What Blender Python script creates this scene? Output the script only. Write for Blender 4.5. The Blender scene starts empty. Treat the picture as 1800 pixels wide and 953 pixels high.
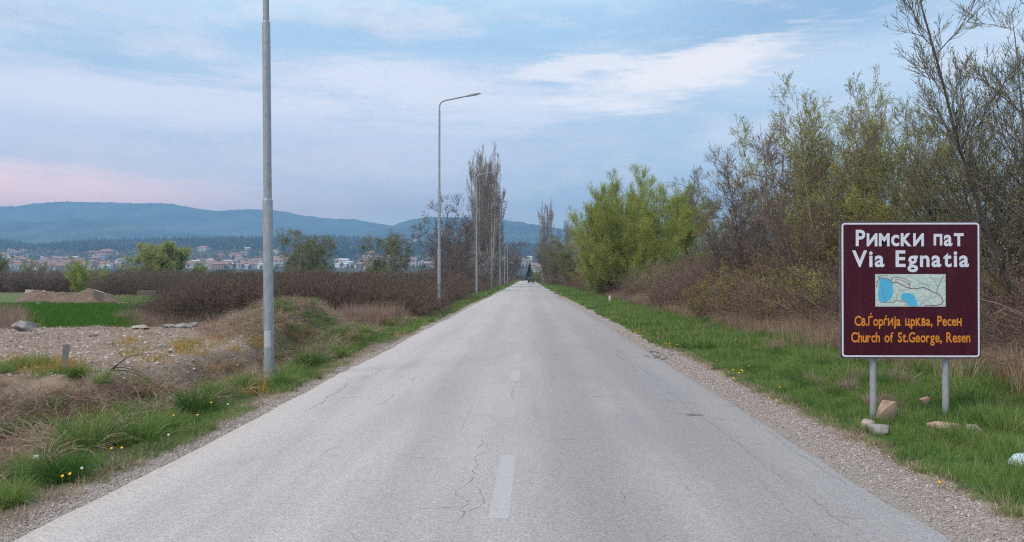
import bpy, math, random
import numpy as np
from mathutils import Vector
sc = bpy.context.scene
COL = sc.collection
R = math.radians
F = 1500.0; VX = 927.0; HY = 487.0; CH = 1.7          # focal length in photo pixels, vanishing point, eye height

YAW = math.atan(27/F)
def U_(px): return np.tan(np.arctan((np.asarray(px, float)-900)/F)-YAW)       # photo column -> X/Y
def PX(u): return 900+F*np.tan(np.arctan(u)+YAW)                              # X/Y -> photo column

# ------------------------------------------------------------------ camera
cam_d = bpy.data.cameras.new('camera'); cam = bpy.data.objects.new('camera', cam_d); COL.objects.link(cam)
cam.location = (0, 0, CH)
cam_d.sensor_width = 36; cam_d.lens = 36*F/1800; cam_d.clip_end = 30000; cam_d.clip_start = 0.1
cam.rotation_euler = (R(90)+math.atan(10.5/F), 0, math.atan(27/F))
sc.camera = cam
sc.view_settings.view_transform = 'Standard'; sc.view_settings.look = 'None'
sc.view_settings.exposure = 0.8; sc.view_settings.gamma = 1
sc.render.engine = 'CYCLES'
sc.cycles.use_denoising = False
sc.cycles.max_bounces = 5; sc.cycles.diffuse_bounces = 2; sc.cycles.glossy_bounces = 2
sc.cycles.transparent_max_bounces = 4; sc.cycles.volume_bounces = 0
sc.cycles.filter_width = 1.2

# ------------------------------------------------------------------ node helper
class NT:
    def __init__(s, tree):
        s.t = tree; s.n = tree.nodes; s.l = tree.links
    def node(s, typ, **kw):
        n = s.n.new(typ)
        for k, v in kw.items(): setattr(n, k, v)
        return n
    def put(s, sock, v):
        if isinstance(v, bpy.types.NodeSocket): s.l.new(v, sock)
        elif v is not None:
            if sock.type == 'RGBA' and len(v) == 3: v = (*v, 1)
            sock.default_value = v
    def m(s, op, a, b=None, c=None, clamp=False):
        n = s.node('ShaderNodeMath', operation=op); n.use_clamp = clamp
        s.put(n.inputs[0], a); s.put(n.inputs[1], b); s.put(n.inputs[2], c)
        return n.outputs[0]
    def mix(s, f, a, b, blend='MIX'):
        n = s.node('ShaderNodeMix', data_type='RGBA', blend_type=blend)
        s.put(n.inputs[0], f); s.put(n.inputs[6], a); s.put(n.inputs[7], b)
        return n.outputs[2]
    def noise(s, vec, scale, detail=4, rough=.55, lac=2, dist=0):
        n = s.node('ShaderNodeTexNoise'); s.put(n.inputs['Vector'], vec)
        n.inputs['Scale'].default_value = scale; n.inputs['Detail'].default_value = detail
        n.inputs['Roughness'].default_value = rough; n.inputs['Distortion'].default_value = dist
        return n.outputs['Fac']
    def ramp(s, f, a, b):
        n = s.node('ShaderNodeMapRange', clamp=True); s.put(n.inputs[0], f)
        n.inputs[1].default_value = a; n.inputs[2].default_value = b
        return n.outputs[0]
    def xyz(s, v):
        n = s.node('ShaderNodeSeparateXYZ'); s.put(n.inputs[0], v); return n.outputs
    def vec(s, x, y, z):
        n = s.node('ShaderNodeCombineXYZ'); s.put(n.inputs[0], x); s.put(n.inputs[1], y); s.put(n.inputs[2], z); return n.outputs[0]
    def scalev(s, v, k):
        n = s.node('ShaderNodeVectorMath', operation='MULTIPLY'); s.put(n.inputs[0], v); s.put(n.inputs[1], k); return n.outputs[0]

def srgb(r, g, b):
    f = lambda c: (c/255/12.92 if c/255 <= .04045 else ((c/255+.055)/1.055)**2.4)
    return (f(r), f(g), f(b))

# ------------------------------------------------------------------ world: nearly closed cloud deck over a Nishita sky
SUN_AZ = R(-128); SUN_EL = R(50)         # azimuth from +Y towards +X
w = bpy.data.worlds.new('World'); sc.world = w; w.use_nodes = True
N = NT(w.node_tree); N.n.clear()
out = N.node('ShaderNodeOutputWorld')
sky = N.node('ShaderNodeTexSky', sky_type='NISHITA'); sky.sun_disc = False
sky.sun_elevation = SUN_EL; sky.sun_rotation = SUN_AZ
bg1 = N.node('ShaderNodeBackground'); N.put(bg1.inputs[0], sky.outputs[0]); bg1.inputs[1].default_value = .1
co = N.node('ShaderNodeTexCoord').outputs['Generated']
x, y, z = N.xyz(co)
az = N.m('ARCTAN2', x, y)
el = N.m('ARCSINE', z)
def pxdir(px, py):
    a = math.atan((px-900)/F)-YAW; return a, math.atan((HY-py)/F*math.cos(a))
q = N.vec(N.m('MULTIPLY', x, 1.0), N.m('MULTIPLY', y, 1.0), N.m('MULTIPLY', z, 5.0))
wob1 = N.noise(q, 3.2, 5, .55); wob2 = N.noise(N.scalev(q, (1, 1, 1.6)), 11, 6, .6)
wob3 = N.noise(N.scalev(q, (1, 1, 1.3)), 34, 5, .62)
wob = N.m('ADD', N.m('ADD', N.m('MULTIPLY', N.m('SUBTRACT', wob1, .5), 1.7), N.m('MULTIPLY', N.m('SUBTRACT', wob2, .5), 1.5)), N.m('MULTIPLY', N.m('SUBTRACT', wob3, .5), .7))
f1 = N.noise(N.scalev(q, (1.1, 1.1, 1.3)), 1.7, 6, .55)
base = N.mix(N.ramp(f1, .36, .66), srgb(178, 202, 230), srgb(216, 221, 238))
# warm lavender toward the left, blue toward the right
side = N.ramp(N.m('ADD', az, N.m('MULTIPLY', el, 1.2)), -.55, .25)
base = N.mix(N.m('MULTIPLY', N.m('SUBTRACT', 1, side), .55), base, srgb(214, 208, 228))
base = N.mix(N.m('MULTIPLY', side, .35), base, srgb(178, 203, 230))
def blob(col, px, py, sx, sy, rot, colr, amt, edge=1.0, wk=1.0):
    a0, e0 = pxdir(px, py)
    da = N.m('DIVIDE', N.m('SUBTRACT', az, a0), 1/F); de = N.m('DIVIDE', N.m('SUBTRACT', el, e0), 1/F)
    c, s = math.cos(rot), math.sin(rot)
    u = N.m('DIVIDE', N.m('ADD', N.m('MULTIPLY', da, c), N.m('MULTIPLY', de, s)), sx)
    v = N.m('DIVIDE', N.m('SUBTRACT', N.m('MULTIPLY', de, c), N.m('MULTIPLY', da, s)), sy)
    d = N.m('ADD', N.m('SQRT', N.m('ADD', N.m('MULTIPLY', u, u), N.m('MULTIPLY', v, v))), N.m('MULTIPLY', wob, wk))
    f = N.node('ShaderNodeMapRange', clamp=True, interpolation_type='SMOOTHSTEP')
    N.put(f.inputs[0], d); f.inputs[1].default_value = 1+edge*.8; f.inputs[2].default_value = 1-edge*.8
    return N.mix(N.m('MULTIPLY', f.outputs[0], amt), col, colr)
c = base
c = blob(c, 760, 15, 420, 75, 0, srgb(192, 224, 248), .85, 1.1)
c = blob(c, 140, 100, 330, 52, -.08, srgb(166, 195, 227), .85, .9)
c = blob(c, 620, 78, 280, 34, 0, srgb(166, 196, 230), .8, 1)
c = blob(c, 1430, 8, 340, 62, .14, srgb(140, 174, 210), 1, .8)
c = blob(c, 1000, 55, 240, 44, .05, srgb(162, 196, 230), .8, 1)
c = blob(c, 1300, 290, 520, 120, .0, srgb(184, 206, 230), .6, 1)
c = blob(c, 480, 290, 520, 100, 0, srgb(230, 218, 230), .75, 1)
c = blob(c, 1650, 90, 260, 45, .2, srgb(198, 216, 240), .7, 1)
c = blob(c, 420, 225, 500, 26, .02, srgb(203, 210, 232), .7, 1, 1.3)
c = N.mix(N.m('MULTIPLY', N.ramp(N.noise(N.scalev(q, (1, 1, .62)), 4.2, 7, .6), .45, .66), .5), c, srgb(160, 182, 210))
c = N.mix(N.m('MULTIPLY', N.ramp(N.noise(N.scalev(q, (1.2, 1.2, .8)), 6.5, 7, .6), .50, .70), .5), c, srgb(240, 233, 238))
c = blob(c, 230, 170, 420, 30, -.03, srgb(228, 226, 241), .85, .9)
c = blob(c, 740, 165, 250, 45, -.02, srgb(230, 229, 242), .9, .8, 1.2)
c = blob(c, 1000, 180, 260, 30, .2, srgb(220, 224, 241), .75, .9, 1.2)
c = blob(c, 1215, 122, 190, 32, .2, srgb(250, 243, 245), .95, .75, 1.6)
c = blob(c, 1040, 112, 120, 20, .17, srgb(242, 238, 246), .9, .6, 1.9)
c = blob(c, 20, 350, 360, 42, -.04, (1.95, 1.08, .90), .88, 1, .5)
c = blob(c, 640, 375, 300, 34, 0, (.90, .72, .76), .5, 1, .5)
# below the horizon: dull ground tone for the little that escapes the terrain
# an overcast sky grows brighter towards the zenith
zen = N.node('ShaderNodeVectorMath', operation='SCALE'); N.put(zen.inputs[0], N.scalev(c, (1.0, .965, .895))); N.put(zen.inputs['Scale'], N.m('ADD', 1, N.m('ADD', N.m('MULTIPLY', N.ramp(el, .4, 1.5), .3), N.m('MULTIPLY', N.m('SUBTRACT', 1, N.ramp(el, .03, .26)), .42))))
bg2 = N.node('ShaderNodeBackground'); N.put(bg2.inputs[0], zen.outputs[0]); bg2.inputs[1].default_value = .88
mx = N.node('ShaderNodeMixShader'); mx.inputs[0].default_value = .93
N.l.new(bg1.outputs[0], mx.inputs[1]); N.l.new(bg2.outputs[0], mx.inputs[2]); N.l.new(mx.outputs[0], out.inputs[0])
w.cycles.sampling_method = 'MANUAL'; w.cycles.sample_map_resolution = 512

sun_d = bpy.data.lights.new('sun', 'SUN'); sun_d.energy = 1.5; sun_d.angle = R(14); sun_d.color = (1, .88, .74)
sun = bpy.data.objects.new('sun', sun_d); COL.objects.link(sun)
sdir = Vector((math.sin(SUN_AZ)*math.cos(SUN_EL), math.cos(SUN_AZ)*math.cos(SUN_EL), math.sin(SUN_EL)))
sun.rotation_euler = sdir.to_track_quat('Z', 'Y').to_euler()

# ------------------------------------------------------------------ materials
def mat(name, build, rough=.85, spec=.3):
    m = bpy.data.materials.new(name); m.use_nodes = True
    T = NT(m.node_tree); b = T.n['Principled BSDF']
    b.inputs['Roughness'].default_value = rough; b.inputs['Specular IOR Level'].default_value = spec
    r = build(T, b)
    if r is not None: T.put(b.inputs['Base Color'], r)
    return m
def bump(T, b, h, strength=.5, dist=.01):
    n = T.node('ShaderNodeBump'); n.inputs['Strength'].default_value = strength; n.inputs['Distance'].default_value = dist
    T.put(n.inputs['Height'], h); T.l.new(n.outputs[0], b.inputs['Normal'])
def pos(T): return T.node('ShaderNodeNewGeometry').outputs['Position']
def objc(T): return T.node('ShaderNodeTexCoord').outputs['Object']
def tone(T): return T.node('ShaderNodeAttribute', attribute_name='tone').outputs['Fac']
def simple(name, c1, c2=None, scale=8, rough=.8, spec=.3, metal=0, bmp=0, attr=False, trans=0):
    c2 = c2 or tuple(v*.7 for v in c1)
    def f(T, b):
        b.inputs['Metallic'].default_value = metal
        n = T.noise(objc(T), scale, 5, .6)
        if bmp: bump(T, b, n, bmp, .02)
        fac = T.ramp(n, .35, .65)
        if attr:
            rnd = T.node('ShaderNodeObjectInfo').outputs['Random']
            fac = T.m('ADD', T.m('MULTIPLY', tone(T), .75), T.m('MULTIPLY', rnd, .25))
        col = T.mix(fac, c1, c2)
        if trans:
            tr = T.node('ShaderNodeBsdfTranslucent'); T.put(tr.inputs[0], col)
            ms = T.node('ShaderNodeMixShader'); ms.inputs[0].default_value = trans
            T.l.new(b.outputs[0], ms.inputs[1]); T.l.new(tr.outputs[0], ms.inputs[2])
            T.l.new(ms.outputs[0], T.n['Material Output'].inputs[0])
        return col
    return mat(name, f, rough, spec)

def road_build(T, b):
    p = pos(T); X, Y, Z = T.xyz(p)
    streak = T.noise(T.vec(T.m('MULTIPLY', X, 1.0), T.m('MULTIPLY', Y, .07), 0), 1.9, 6, .62)
    patch = T.noise(T.vec(X, T.m('MULTIPLY', Y, .35), 3.), .55, 5, .6)
    speck = T.noise(p, 62, 4, .75); speck2 = T.noise(p, 24, 3, .6)
    left = T.ramp(X, .9, -1.2)
    col = T.mix(left, (.305, .290, .283), (.425, .403, .385))
    col = T.mix(T.m('MULTIPLY', T.ramp(streak, .42, .68), .42), col, (.25, .245, .25))
    col = T.mix(T.m('MULTIPLY', T.ramp(patch, .48, .7), .30), col, (.46, .43, .405))
    def track(c0, wd):
        return T.m('SUBTRACT', 1, T.ramp(T.m('ABSOLUTE', T.m('SUBTRACT', T.m('ADD', X, T.m('MULTIPLY', T.m('SUBTRACT', streak, .5), .8)), c0)), wd*.3, wd))
    trk = T.m('MAXIMUM', T.m('MAXIMUM', track(1.75, .55), track(.55, .5)), T.m('MULTIPLY', track(-1.1, .45), .6))
    col = T.mix(T.m('MULTIPLY', trk, .5), col, (.24, .228, .228))
    oil = T.ramp(T.noise(T.vec(T.m('MULTIPLY', X, 1.6), T.m('MULTIPLY', Y, .5), 21.), 1.1, 6, .7), .60, .74)
    col = T.mix(T.m('MULTIPLY', oil, .35), col, (.19, .185, .19))
    edge = T.m('MAXIMUM', T.ramp(X, 2.15, 2.62), T.ramp(X, -2.75, -3.15))
    col = T.mix(T.m('MULTIPLY', edge, .6), col, (.46, .43, .41))
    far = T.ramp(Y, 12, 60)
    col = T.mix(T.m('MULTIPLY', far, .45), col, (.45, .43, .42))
    # aggregate
    sp = T.m('ADD', T.m('MULTIPLY', T.ramp(speck, .30, .70), .9), .55)
    sp2 = T.m('ADD', T.m('MULTIPLY', T.ramp(speck2, .3, .7), .2), .9)
    n = T.node('ShaderNodeVectorMath', operation='SCALE'); T.put(n.inputs[0], col); T.put(n.inputs['Scale'], T.m('MULTIPLY', sp, sp2))
    pits = T.ramp(T.noise(T.vec(X, T.m('MULTIPLY', Y, .6), 9.), 9, 6, .75), .66, .73)
    c2 = T.mix(T.m('MULTIPLY', pits, .6), n.outputs[0], (.09, .085, .085))
    bump(T, b, T.m('ADD', speck, T.m('MULTIPLY', patch, 2)), .35, .006)
    return c2
M = {}
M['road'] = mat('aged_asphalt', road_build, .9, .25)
def paint_build(T, b):
    p = pos(T); n1 = T.noise(p, 30, 4, .7); n2 = T.noise(p, 75, 3, .7)
    f = T.ramp(T.m('ADD', n1, T.m('MULTIPLY', n2, .8)), .72, 1.05)
    return T.mix(f, (.35, .34, .345), (.45, .435, .42))
M['paint'] = mat('worn_white_paint', paint_build, .85, .25)
def paint2_build(T, b):
    p = pos(T); n1 = T.noise(p, 30, 4, .7); n2 = T.noise(p, 75, 3, .7)
    f = T.ramp(T.m('ADD', n1, T.m('MULTIPLY', n2, .8)), .72, 1.05)
    return T.mix(f, (.34, .33, .335), (.40, .385, .375))
M['paint_faint'] = mat('nearly_gone_white_paint', paint2_build, .85, .25)
M['crack'] = simple('crack_dirt', (.12, .11, .10), (.24, .225, .21), 14)
M['patch'] = simple('dark_bitumen', (.23, .23, .245), (.285, .28, .29), 14, rough=.8)
def gravel_build(T, b):
    p = pos(T); v = T.node('ShaderNodeTexVoronoi'); T.put(v.inputs['Vector'], p); v.inputs['Scale'].default_value = 70
    s = T.xyz(v.outputs['Color'])[0]
    n = T.noise(p, 2.2, 5, .6)
    col = T.mix(s, (.29, .25, .22), (.52, .47, .43))
    col = T.mix(T.m('MULTIPLY', T.ramp(n, .45, .65), .5), col, (.42, .35, .30))
    bump(T, b, T.m('MULTIPLY', v.outputs['Distance'], -1), .9, .03)
    return col
M['gravel'] = mat('shoulder_gravel', gravel_build, .9, .2)
def ground_build(T, b):
    p = pos(T)
    c = T.node('ShaderNodeAttribute', attribute_name='cover').outputs['Color']
    n = T.noise(p, 6, 6, .7); n2 = T.noise(p, 45, 3, .7)
    k = T.m('ADD', T.m('MULTIPLY', T.ramp(n, .3, .7), .6), T.m('MULTIPLY', T.ramp(n2, .3, .7), .6))
    s = T.node('ShaderNodeVectorMath', operation='SCALE'); T.put(s.inputs[0], c); T.put(s.inputs['Scale'], T.m('ADD', k, .45))
    bump(T, b, T.m('ADD', n, T.m('MULTIPLY', n2, .5)), .8, .05)
    return s.outputs[0]
M['ground'] = mat('soil_and_turf', ground_build, .95, .1)
def hill_build(c1, c2, c3, sc1, sc2):
    def f(T, b):
        p = pos(T)
        n = T.noise(T.scalev(p, (1, .5, 2.5)), sc1, 6, .6); n2 = T.noise(p, sc2, 4, .7)
        col = T.mix(T.ramp(n, .4, .62), c1, c2)
        return T.mix(T.m('MULTIPLY', T.ramp(n2, .5, .65), .5), col, c3)
    return f
M['mountain'] = mat('mountain_forest', hill_build((.012, .028, .030), (.11, .13, .085), (.03, .05, .05), .0028, .012), .95, .05)
M['wooded'] = mat('wooded_hill_floor', hill_build((.040, .055, .035), (.085, .085, .05), (.12, .10, .08), .006, .05), .95, .05)
def galv(T, b):
    b.inputs['Metallic'].default_value = .25
    o = objc(T); v = T.node('ShaderNodeTexVoronoi'); T.put(v.inputs['Vector'], T.scalev(o, (1, 1, .4))); v.inputs['Scale'].default_value = 26
    s = T.xyz(v.outputs['Color'])[0]
    st = T.noise(T.scalev(o, (14, 14, .6)), 1.5, 5, .6)
    col = T.mix(s, (.27, .30, .32), (.35, .38, .40))
    return T.mix(T.m('MULTIPLY', T.ramp(st, .45, .7), .5), col, (.22, .24, .255))
M['galv'] = mat('galvanised_steel', galv, .5, .4)
M['galv_post'] = simple('dull_galvanised_tube', (.36, .38, .40), (.30, .32, .335), 12, rough=.5, metal=.2)
M['lamp'] = simple('lamp_housing', (.30, .32, .34), (.25, .27, .29), 5, rough=.4)
M['lens'] = simple('lamp_glass', (.6, .62, .62), (.5, .52, .52), 5, rough=.2)
M['sticker'] = simple('pale_plate', (.47, .50, .52), (.40, .43, .45), 15, rough=.5)
M['maroon'] = mat('maroon_reflective_sheet', lambda T, b: T.mix(T.m('MULTIPLY', T.ramp(T.noise(T.scalev(objc(T), (6, 6, .8)), 1.6, 6, .65), .5, .75), .35), T.mix(T.ramp(T.noise(objc(T), 3, 5), .3, .7), (.046, .004, .013), (.062, .007, .019)), (.085, .030, .042)), .34, .18)
M['white_film'] = simple('white_reflective_film', (.70, .74, .80), (.62, .67, .75), 9, rough=.35)
M['orange_film'] = simple('orange_reflective_film', (.72, .27, .03), (.62, .22, .025), 9, rough=.4)
M['map_base'] = mat('printed_map_paper', lambda T, b: T.mix(T.ramp(T.noise(T.scalev(objc(T), (1, 1, 2.2)), 26, 6, .8), .42, .58), (.36, .52, .50), (.64, .70, .64)), .45, .4)
M['map_lake'] = simple('printed_lake', (.07, .42, .66), (.10, .48, .70), 6, rough=.45)
M['map_road'] = simple('printed_road_line', (.23, .12, .14), (.30, .15, .16), 6, rough=.45)
M['dark_edge'] = simple('sign_edge', (.10, .08, .09), (.14, .12, .13), 6, rough=.5)
M['rock'] = simple('pale_rock', (.42, .36, .30), (.26, .22, .19), 5, bmp=.7)
M['rock_tan'] = simple('tan_rock', (.48, .33, .24), (.27, .20, .16), 6, bmp=.8)
M['rock_grey'] = simple('grey_rock', (.33, .31, .29), (.20, .19, .18), 6, bmp=.7)
M['soil'] = simple('loose_brown_soil', (.11, .075, .052), (.20, .14, .10), 4, bmp=1)
M['concrete'] = simple('concrete', (.40, .36, .32), (.32, .29, .26), 7, bmp=.3)
M['asph_bit'] = simple('broken_asphalt', (.20, .195, .19), (.30, .29, .28), 12, bmp=.5)
M['wood'] = simple('weathered_wood', (.26, .235, .21), (.16, .145, .13), 14, bmp=.5)
def pebble_build(T, b):
    r = T.node('ShaderNodeObjectInfo').outputs['Random']
    col = T.mix(r, (.24, .20, .175), (.56, .50, .45))
    r2 = T.m('FRACT', T.m('MULTIPLY', r, 37.7))
    return T.mix(T.m('MULTIPLY', T.ramp(r2, .6, 1), .6), col, (.30, .20, .15))
M['pebble'] = mat('mixed_pebbles', pebble_build, .9, .2)
M['bark'] = simple('grey_brown_bark', (0.112, 0.087, 0.075), (0.210, 0.173, 0.158), 10)
M['bark_red'] = simple('reddish_alder_bark', (.135, .096, .078), (.23, .175, .145), 6)
M['bark_olive'] = simple('olive_willow_bark', (0.260, 0.230, 0.120), (0.170, 0.136, 0.090), 4)
M['bark_dark'] = simple('dark_willow_bark', (0.090, 0.073, 0.062), (0.163, 0.138, 0.114), 4)
M['bark_pop'] = simple('poplar_bark', (0.389, 0.350, 0.300), (0.253, 0.223, 0.194), 2)
M['bark_birch'] = simple('birch_bark', (.50, .47, .44), (.28, .25, .23), 3)
M['twig_birch'] = simple('birch_twigs', (0.195, 0.150, 0.112), (0.150, 0.135, 0.075), 3)
def leafm(n, a, b, tr=.3): M[n] = simple(n, a, b, attr=True, rough=.6, spec=.25, trans=tr)
leafm('leaf_bright', (.29, .38, .050), (.48, .55, .12), .4)
leafm('leaf_olive', (0.255, 0.299, 0.074), (0.538, 0.538, 0.134), .35)
leafm('leaf_pale', (0.275, 0.330, 0.110), (0.495, 0.495, 0.179), .35)
leafm('leaf_dull', (0.144, 0.176, 0.056), (0.272, 0.272, 0.096), .3)
leafm('leaf_yellow', (0.380, 0.310, 0.052), (0.230, 0.253, 0.046), .3)
leafm('leaf_shrub', (0.104, 0.208, 0.026), (0.234, 0.364, 0.046), .3)
leafm('leaf_white', (.62, .60, .56), (.48, .46, .40), .3)
leafm('leaf_rust', (.22, .12, .06), (.34, .22, .10), .2)
leafm('needle', (.020, .040, .028), (.035, .060, .040), 0)
leafm('needle_dark', (.010, .018, .020), (.020, .032, .034), 0)
leafm('grass', (.100, .190, .040), (.30, .39, .12), .35)
leafm('grass_dark', (.045, .115, .022), (.12, .22, .05), .3)
leafm('grass_field', (.060, .17, .020), (.10, .22, .03), .3)
leafm('straw', (.30, .22, .145), (.50, .39, .26), .2)
leafm('straw_dull', (0.240, 0.174, 0.138), (0.432, 0.324, 0.252), .2)
leafm('straw_red', (.21, .115, .07), (.34, .20, .12), .2)
leafm('weed', (.42, .30, .06), (.20, .24, .05), .3)
leafm('weed_orange', (.55, .27, .05), (.38, .26, .08), .3)
leafm('bramble', (.080, .054, .042), (.31, .22, .165), 0)
leafm('bramble_dark', (.050, .036, .027), (.23, .165, .12), 0)
leafm('town_green', (.07, .09, .05), (.15, .15, .10), 0)
leafm('blossom', (.50, .47, .44), (.34, .33, .28), .2)
M['wall_a'] = simple('cream_render', (.62, .58, .52), (.55, .50, .45), .4)
M['wall_b'] = simple('white_render', (.75, .75, .74), (.66, .66, .66), .4)
M['wall_c'] = simple('brick_wall', (.42, .25, .19), (.35, .22, .17), .5)
M['tile'] = simple('terracotta_tiles', (.36, .19, .15), (.27, .17, .14), .6)
M['tile_b'] = simple('brown_tiles', (.30, .17, .14), (.24, .14, .12), .6)
M['glass_dark'] = simple('dark_window', (.06, .07, .09), (.05, .06, .07), 1, rough=.2)
M['car'] = simple('dark_red_car_paint', (.045, .008, .010), (.035, .006, .008), 1, rough=.25, spec=.6)
M['rubber'] = simple('black_rubber', (.02, .02, .02), (.03, .03, .03), 8)
M['chrome'] = simple('wheel_alloy', (.35, .35, .36), (.30, .30, .31), 8, rough=.35, metal=.6)
M['tail'] = simple('red_lamp_glass', (.40, .01, .01), (.32, .01, .01), 8, rough=.2)
M['plate'] = simple('white_plate', (.7, .7, .7), (.65, .65, .65), 8)
M['plastic_white'] = simple('white_plastic', (.72, .78, .78), (.6, .68, .68), 9, rough=.35)
M['plastic_blue'] = simple('blue_plastic', (.08, .42, .62), (.10, .48, .66), 9, rough=.35)
M['plastic_aqua'] = simple('pale_aqua_plastic', (.50, .70, .74), (.66, .76, .78), 7, rough=.3)
M['paper_orange'] = simple('orange_wrapper', (.62, .22, .10), (.6, .45, .4), 9, rough=.5)
M['yellow'] = simple('dandelion_yellow', (.85, .50, .02), (.75, .40, .02), 30)
M['fluff'] = simple('dandelion_fluff', (.72, .74, .70), (.6, .62, .58), 30)
M['stem'] = simple('green_stem', (.12, .20, .04), (.09, .15, .03), 30)
M['fence_green'] = simple('pale_turquoise_mesh', (.28, .42, .42), (.22, .35, .35), 3)
M['stake'] = simple('grey_board', (.25, .235, .215), (.17, .155, .14), 12, bmp=.4)

# ------------------------------------------------------------------ mesh helpers
def mesh_np(name, V, faces, mats, fm=None, tone_v=None, smooth=False, cover=None):
    """faces: list of int arrays (n,k)"""
    me = bpy.data.meshes.new(name)
    V = np.asarray(V, dtype=np.float32).reshape(-1, 3)
    faces = [np.asarray(f, dtype=np.int32) for f in faces if len(f)]
    me.vertices.add(len(V)); me.vertices.foreach_set('co', V.ravel())
    nl = sum(f.size for f in faces); nf = sum(len(f) for f in faces)
    me.loops.add(nl); me.loops.foreach_set('vertex_index', np.concatenate([f.ravel() for f in faces]))
    me.polygons.add(nf)
    tot = np.concatenate([np.full(len(f), f.shape[1], np.int32) for f in faces])
    st = np.concatenate([[0], np.cumsum(tot)[:-1]]).astype(np.int32)
    me.polygons.foreach_set('loop_start', st); me.polygons.foreach_set('loop_total', tot)
    if fm is not None: me.polygons.foreach_set('material_index', np.asarray(fm, np.int32))
    if smooth: me.polygons.foreach_set('use_smooth', np.ones(nf, bool))
    for m in (mats if isinstance(mats, (list, tuple)) else [mats]): me.materials.append(m)
    if tone_v is not None:
        a = me.attributes.new('tone', 'FLOAT', 'POINT'); a.data.foreach_set('value', np.asarray(tone_v, np.float32))
    if cover is not None:
        a = me.attributes.new('cover', 'FLOAT_COLOR', 'POINT'); a.data.foreach_set('color', np.asarray(cover, np.float32).ravel())
    me.update(calc_edges=True)
    return me
def link(name, me, parent=None, loc=(0, 0, 0), rot=(0, 0, 0), scale=(1, 1, 1)):
    o = bpy.data.objects.new(name, me); COL.objects.link(o)
    o.location = loc; o.rotation_euler = rot; o.scale = scale
    if parent: o.parent = parent
    return o
def tag(o, label=None, cat=None, group=None, kind=None):
    if label: o['label'] = label
    if cat: o['category'] = cat
    if group: o['group'] = group
    if kind: o['kind'] = kind
    return o
def thing(name, label, cat, loc=(0, 0, 0), rz=0, group=None, scale=1):
    o = link(name, None, None, loc, (0, 0, rz), (scale,)*3)
    return tag(o, label, cat, group)
class MB:
    """collects boxes / prisms / tubes into one mesh"""
    def __init__(s): s.v = []; s.f = []
    def box(s, x0, x1, y0, y1, z0, z1):
        b = len(s.v)
        s.v += [(x0, y0, z0), (x1, y0, z0), (x1, y1, z0), (x0, y1, z0), (x0, y0, z1), (x1, y0, z1), (x1, y1, z1), (x0, y1, z1)]
        s.f += [tuple(b+i for i in f) for f in ((0, 3, 2, 1), (4, 5, 6, 7), (0, 1, 5, 4), (1, 2, 6, 5), (2, 3, 7, 6), (3, 0, 4, 7))]
        return s
    def tube(s, pts, rad, n=12, cap=True):
        pts = [Vector(p) for p in pts]; rad = rad if isinstance(rad, (list, tuple)) else [rad]*len(pts)
        b = len(s.v)
        for i, p in enumerate(pts):
            t = (pts[min(i+1, len(pts)-1)]-pts[max(i-1, 0)]).normalized()
            a = t.cross(Vector((0, 1, 0)) if abs(t.y) < .9 else Vector((1, 0, 0))).normalized(); c = t.cross(a)
            for k in range(n):
                th = 2*math.pi*k/n; s.v.append(tuple(p+(a*math.cos(th)+c*math.sin(th))*rad[i]))
        for i in range(len(pts)-1):
            for k in range(n):
                s.f.append((b+i*n+k, b+i*n+(k+1) % n, b+(i+1)*n+(k+1) % n, b+(i+1)*n+k))
        if cap:
            e = len(s.v); s.v += s.v[b:b+n]+s.v[b+(len(pts)-1)*n:b+len(pts)*n]
            s.f.append(tuple(e+k for k in range(n))[::-1]); s.f.append(tuple(e+n+k for k in range(n)))
        return s
    def prism(s, poly, y0, y1):
        """polygon in x,z extruded along y"""
        b = len(s.v); n = len(poly)
        s.v += [(p[0], y0, p[1]) for p in poly]+[(p[0], y1, p[1]) for p in poly]
        s.f.append(tuple(b+i for i in range(n))); s.f.append(tuple(b+n+i for i in range(n))[::-1])
        for i in range(n): s.f.append((b+i, b+n+i, b+n+(i+1) % n, b+(i+1) % n))
        return s
    def mesh(s, name, mats, smooth=False):
        me = bpy.data.meshes.new(name); me.from_pydata(s.v, [], s.f)
        for m in (mats if isinstance(mats, (list, tuple)) else [mats]): me.materials.append(m)
        if smooth:
            me.polygons.foreach_set('use_smooth', [len(p.vertices) == 4 for p in me.polygons])
        return me
    def link(s, name, mats, parent=None, smooth=False, **kw): return link(name, s.mesh(name, mats, smooth), parent, **kw)

rng = np.random.default_rng(7)
def vnoise(X, Y, seed=0, octaves=4, rough=.5):
    """smooth value noise -1..1, vectorised"""
    X = np.asarray(X, float); Y = np.asarray(Y, float); out = np.zeros(np.broadcast(X, Y).shape); amp = 1; tot = 0
    for o in range(octaves):
        xi = np.floor(X).astype(np.int64); yi = np.floor(Y).astype(np.int64); fx = X-xi; fy = Y-yi
        fx = fx*fx*(3-2*fx); fy = fy*fy*(3-2*fy)
        def h(a, b):
            n = (a*374761393+b*668265263+(seed+o)*1442695041) & 0x7fffffff
            n = (n ^ (n >> 13))*1274126177 & 0x7fffffff
            return ((n ^ (n >> 16)) & 0xffff)/32767.5-1
        v = (h(xi, yi)*(1-fx)+h(xi+1, yi)*fx)*(1-fy)+(h(xi, yi+1)*(1-fx)+h(xi+1, yi+1)*fx)*fy
        out = out+v*amp; tot += amp; amp *= rough; X = X*2.03+17.1; Y = Y*2.03+5.7
    return out/tot
def ss(a, b, x):
    t = np.clip((x-a)/(b-a), 0, 1); return t*t*(3-2*t)

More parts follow.
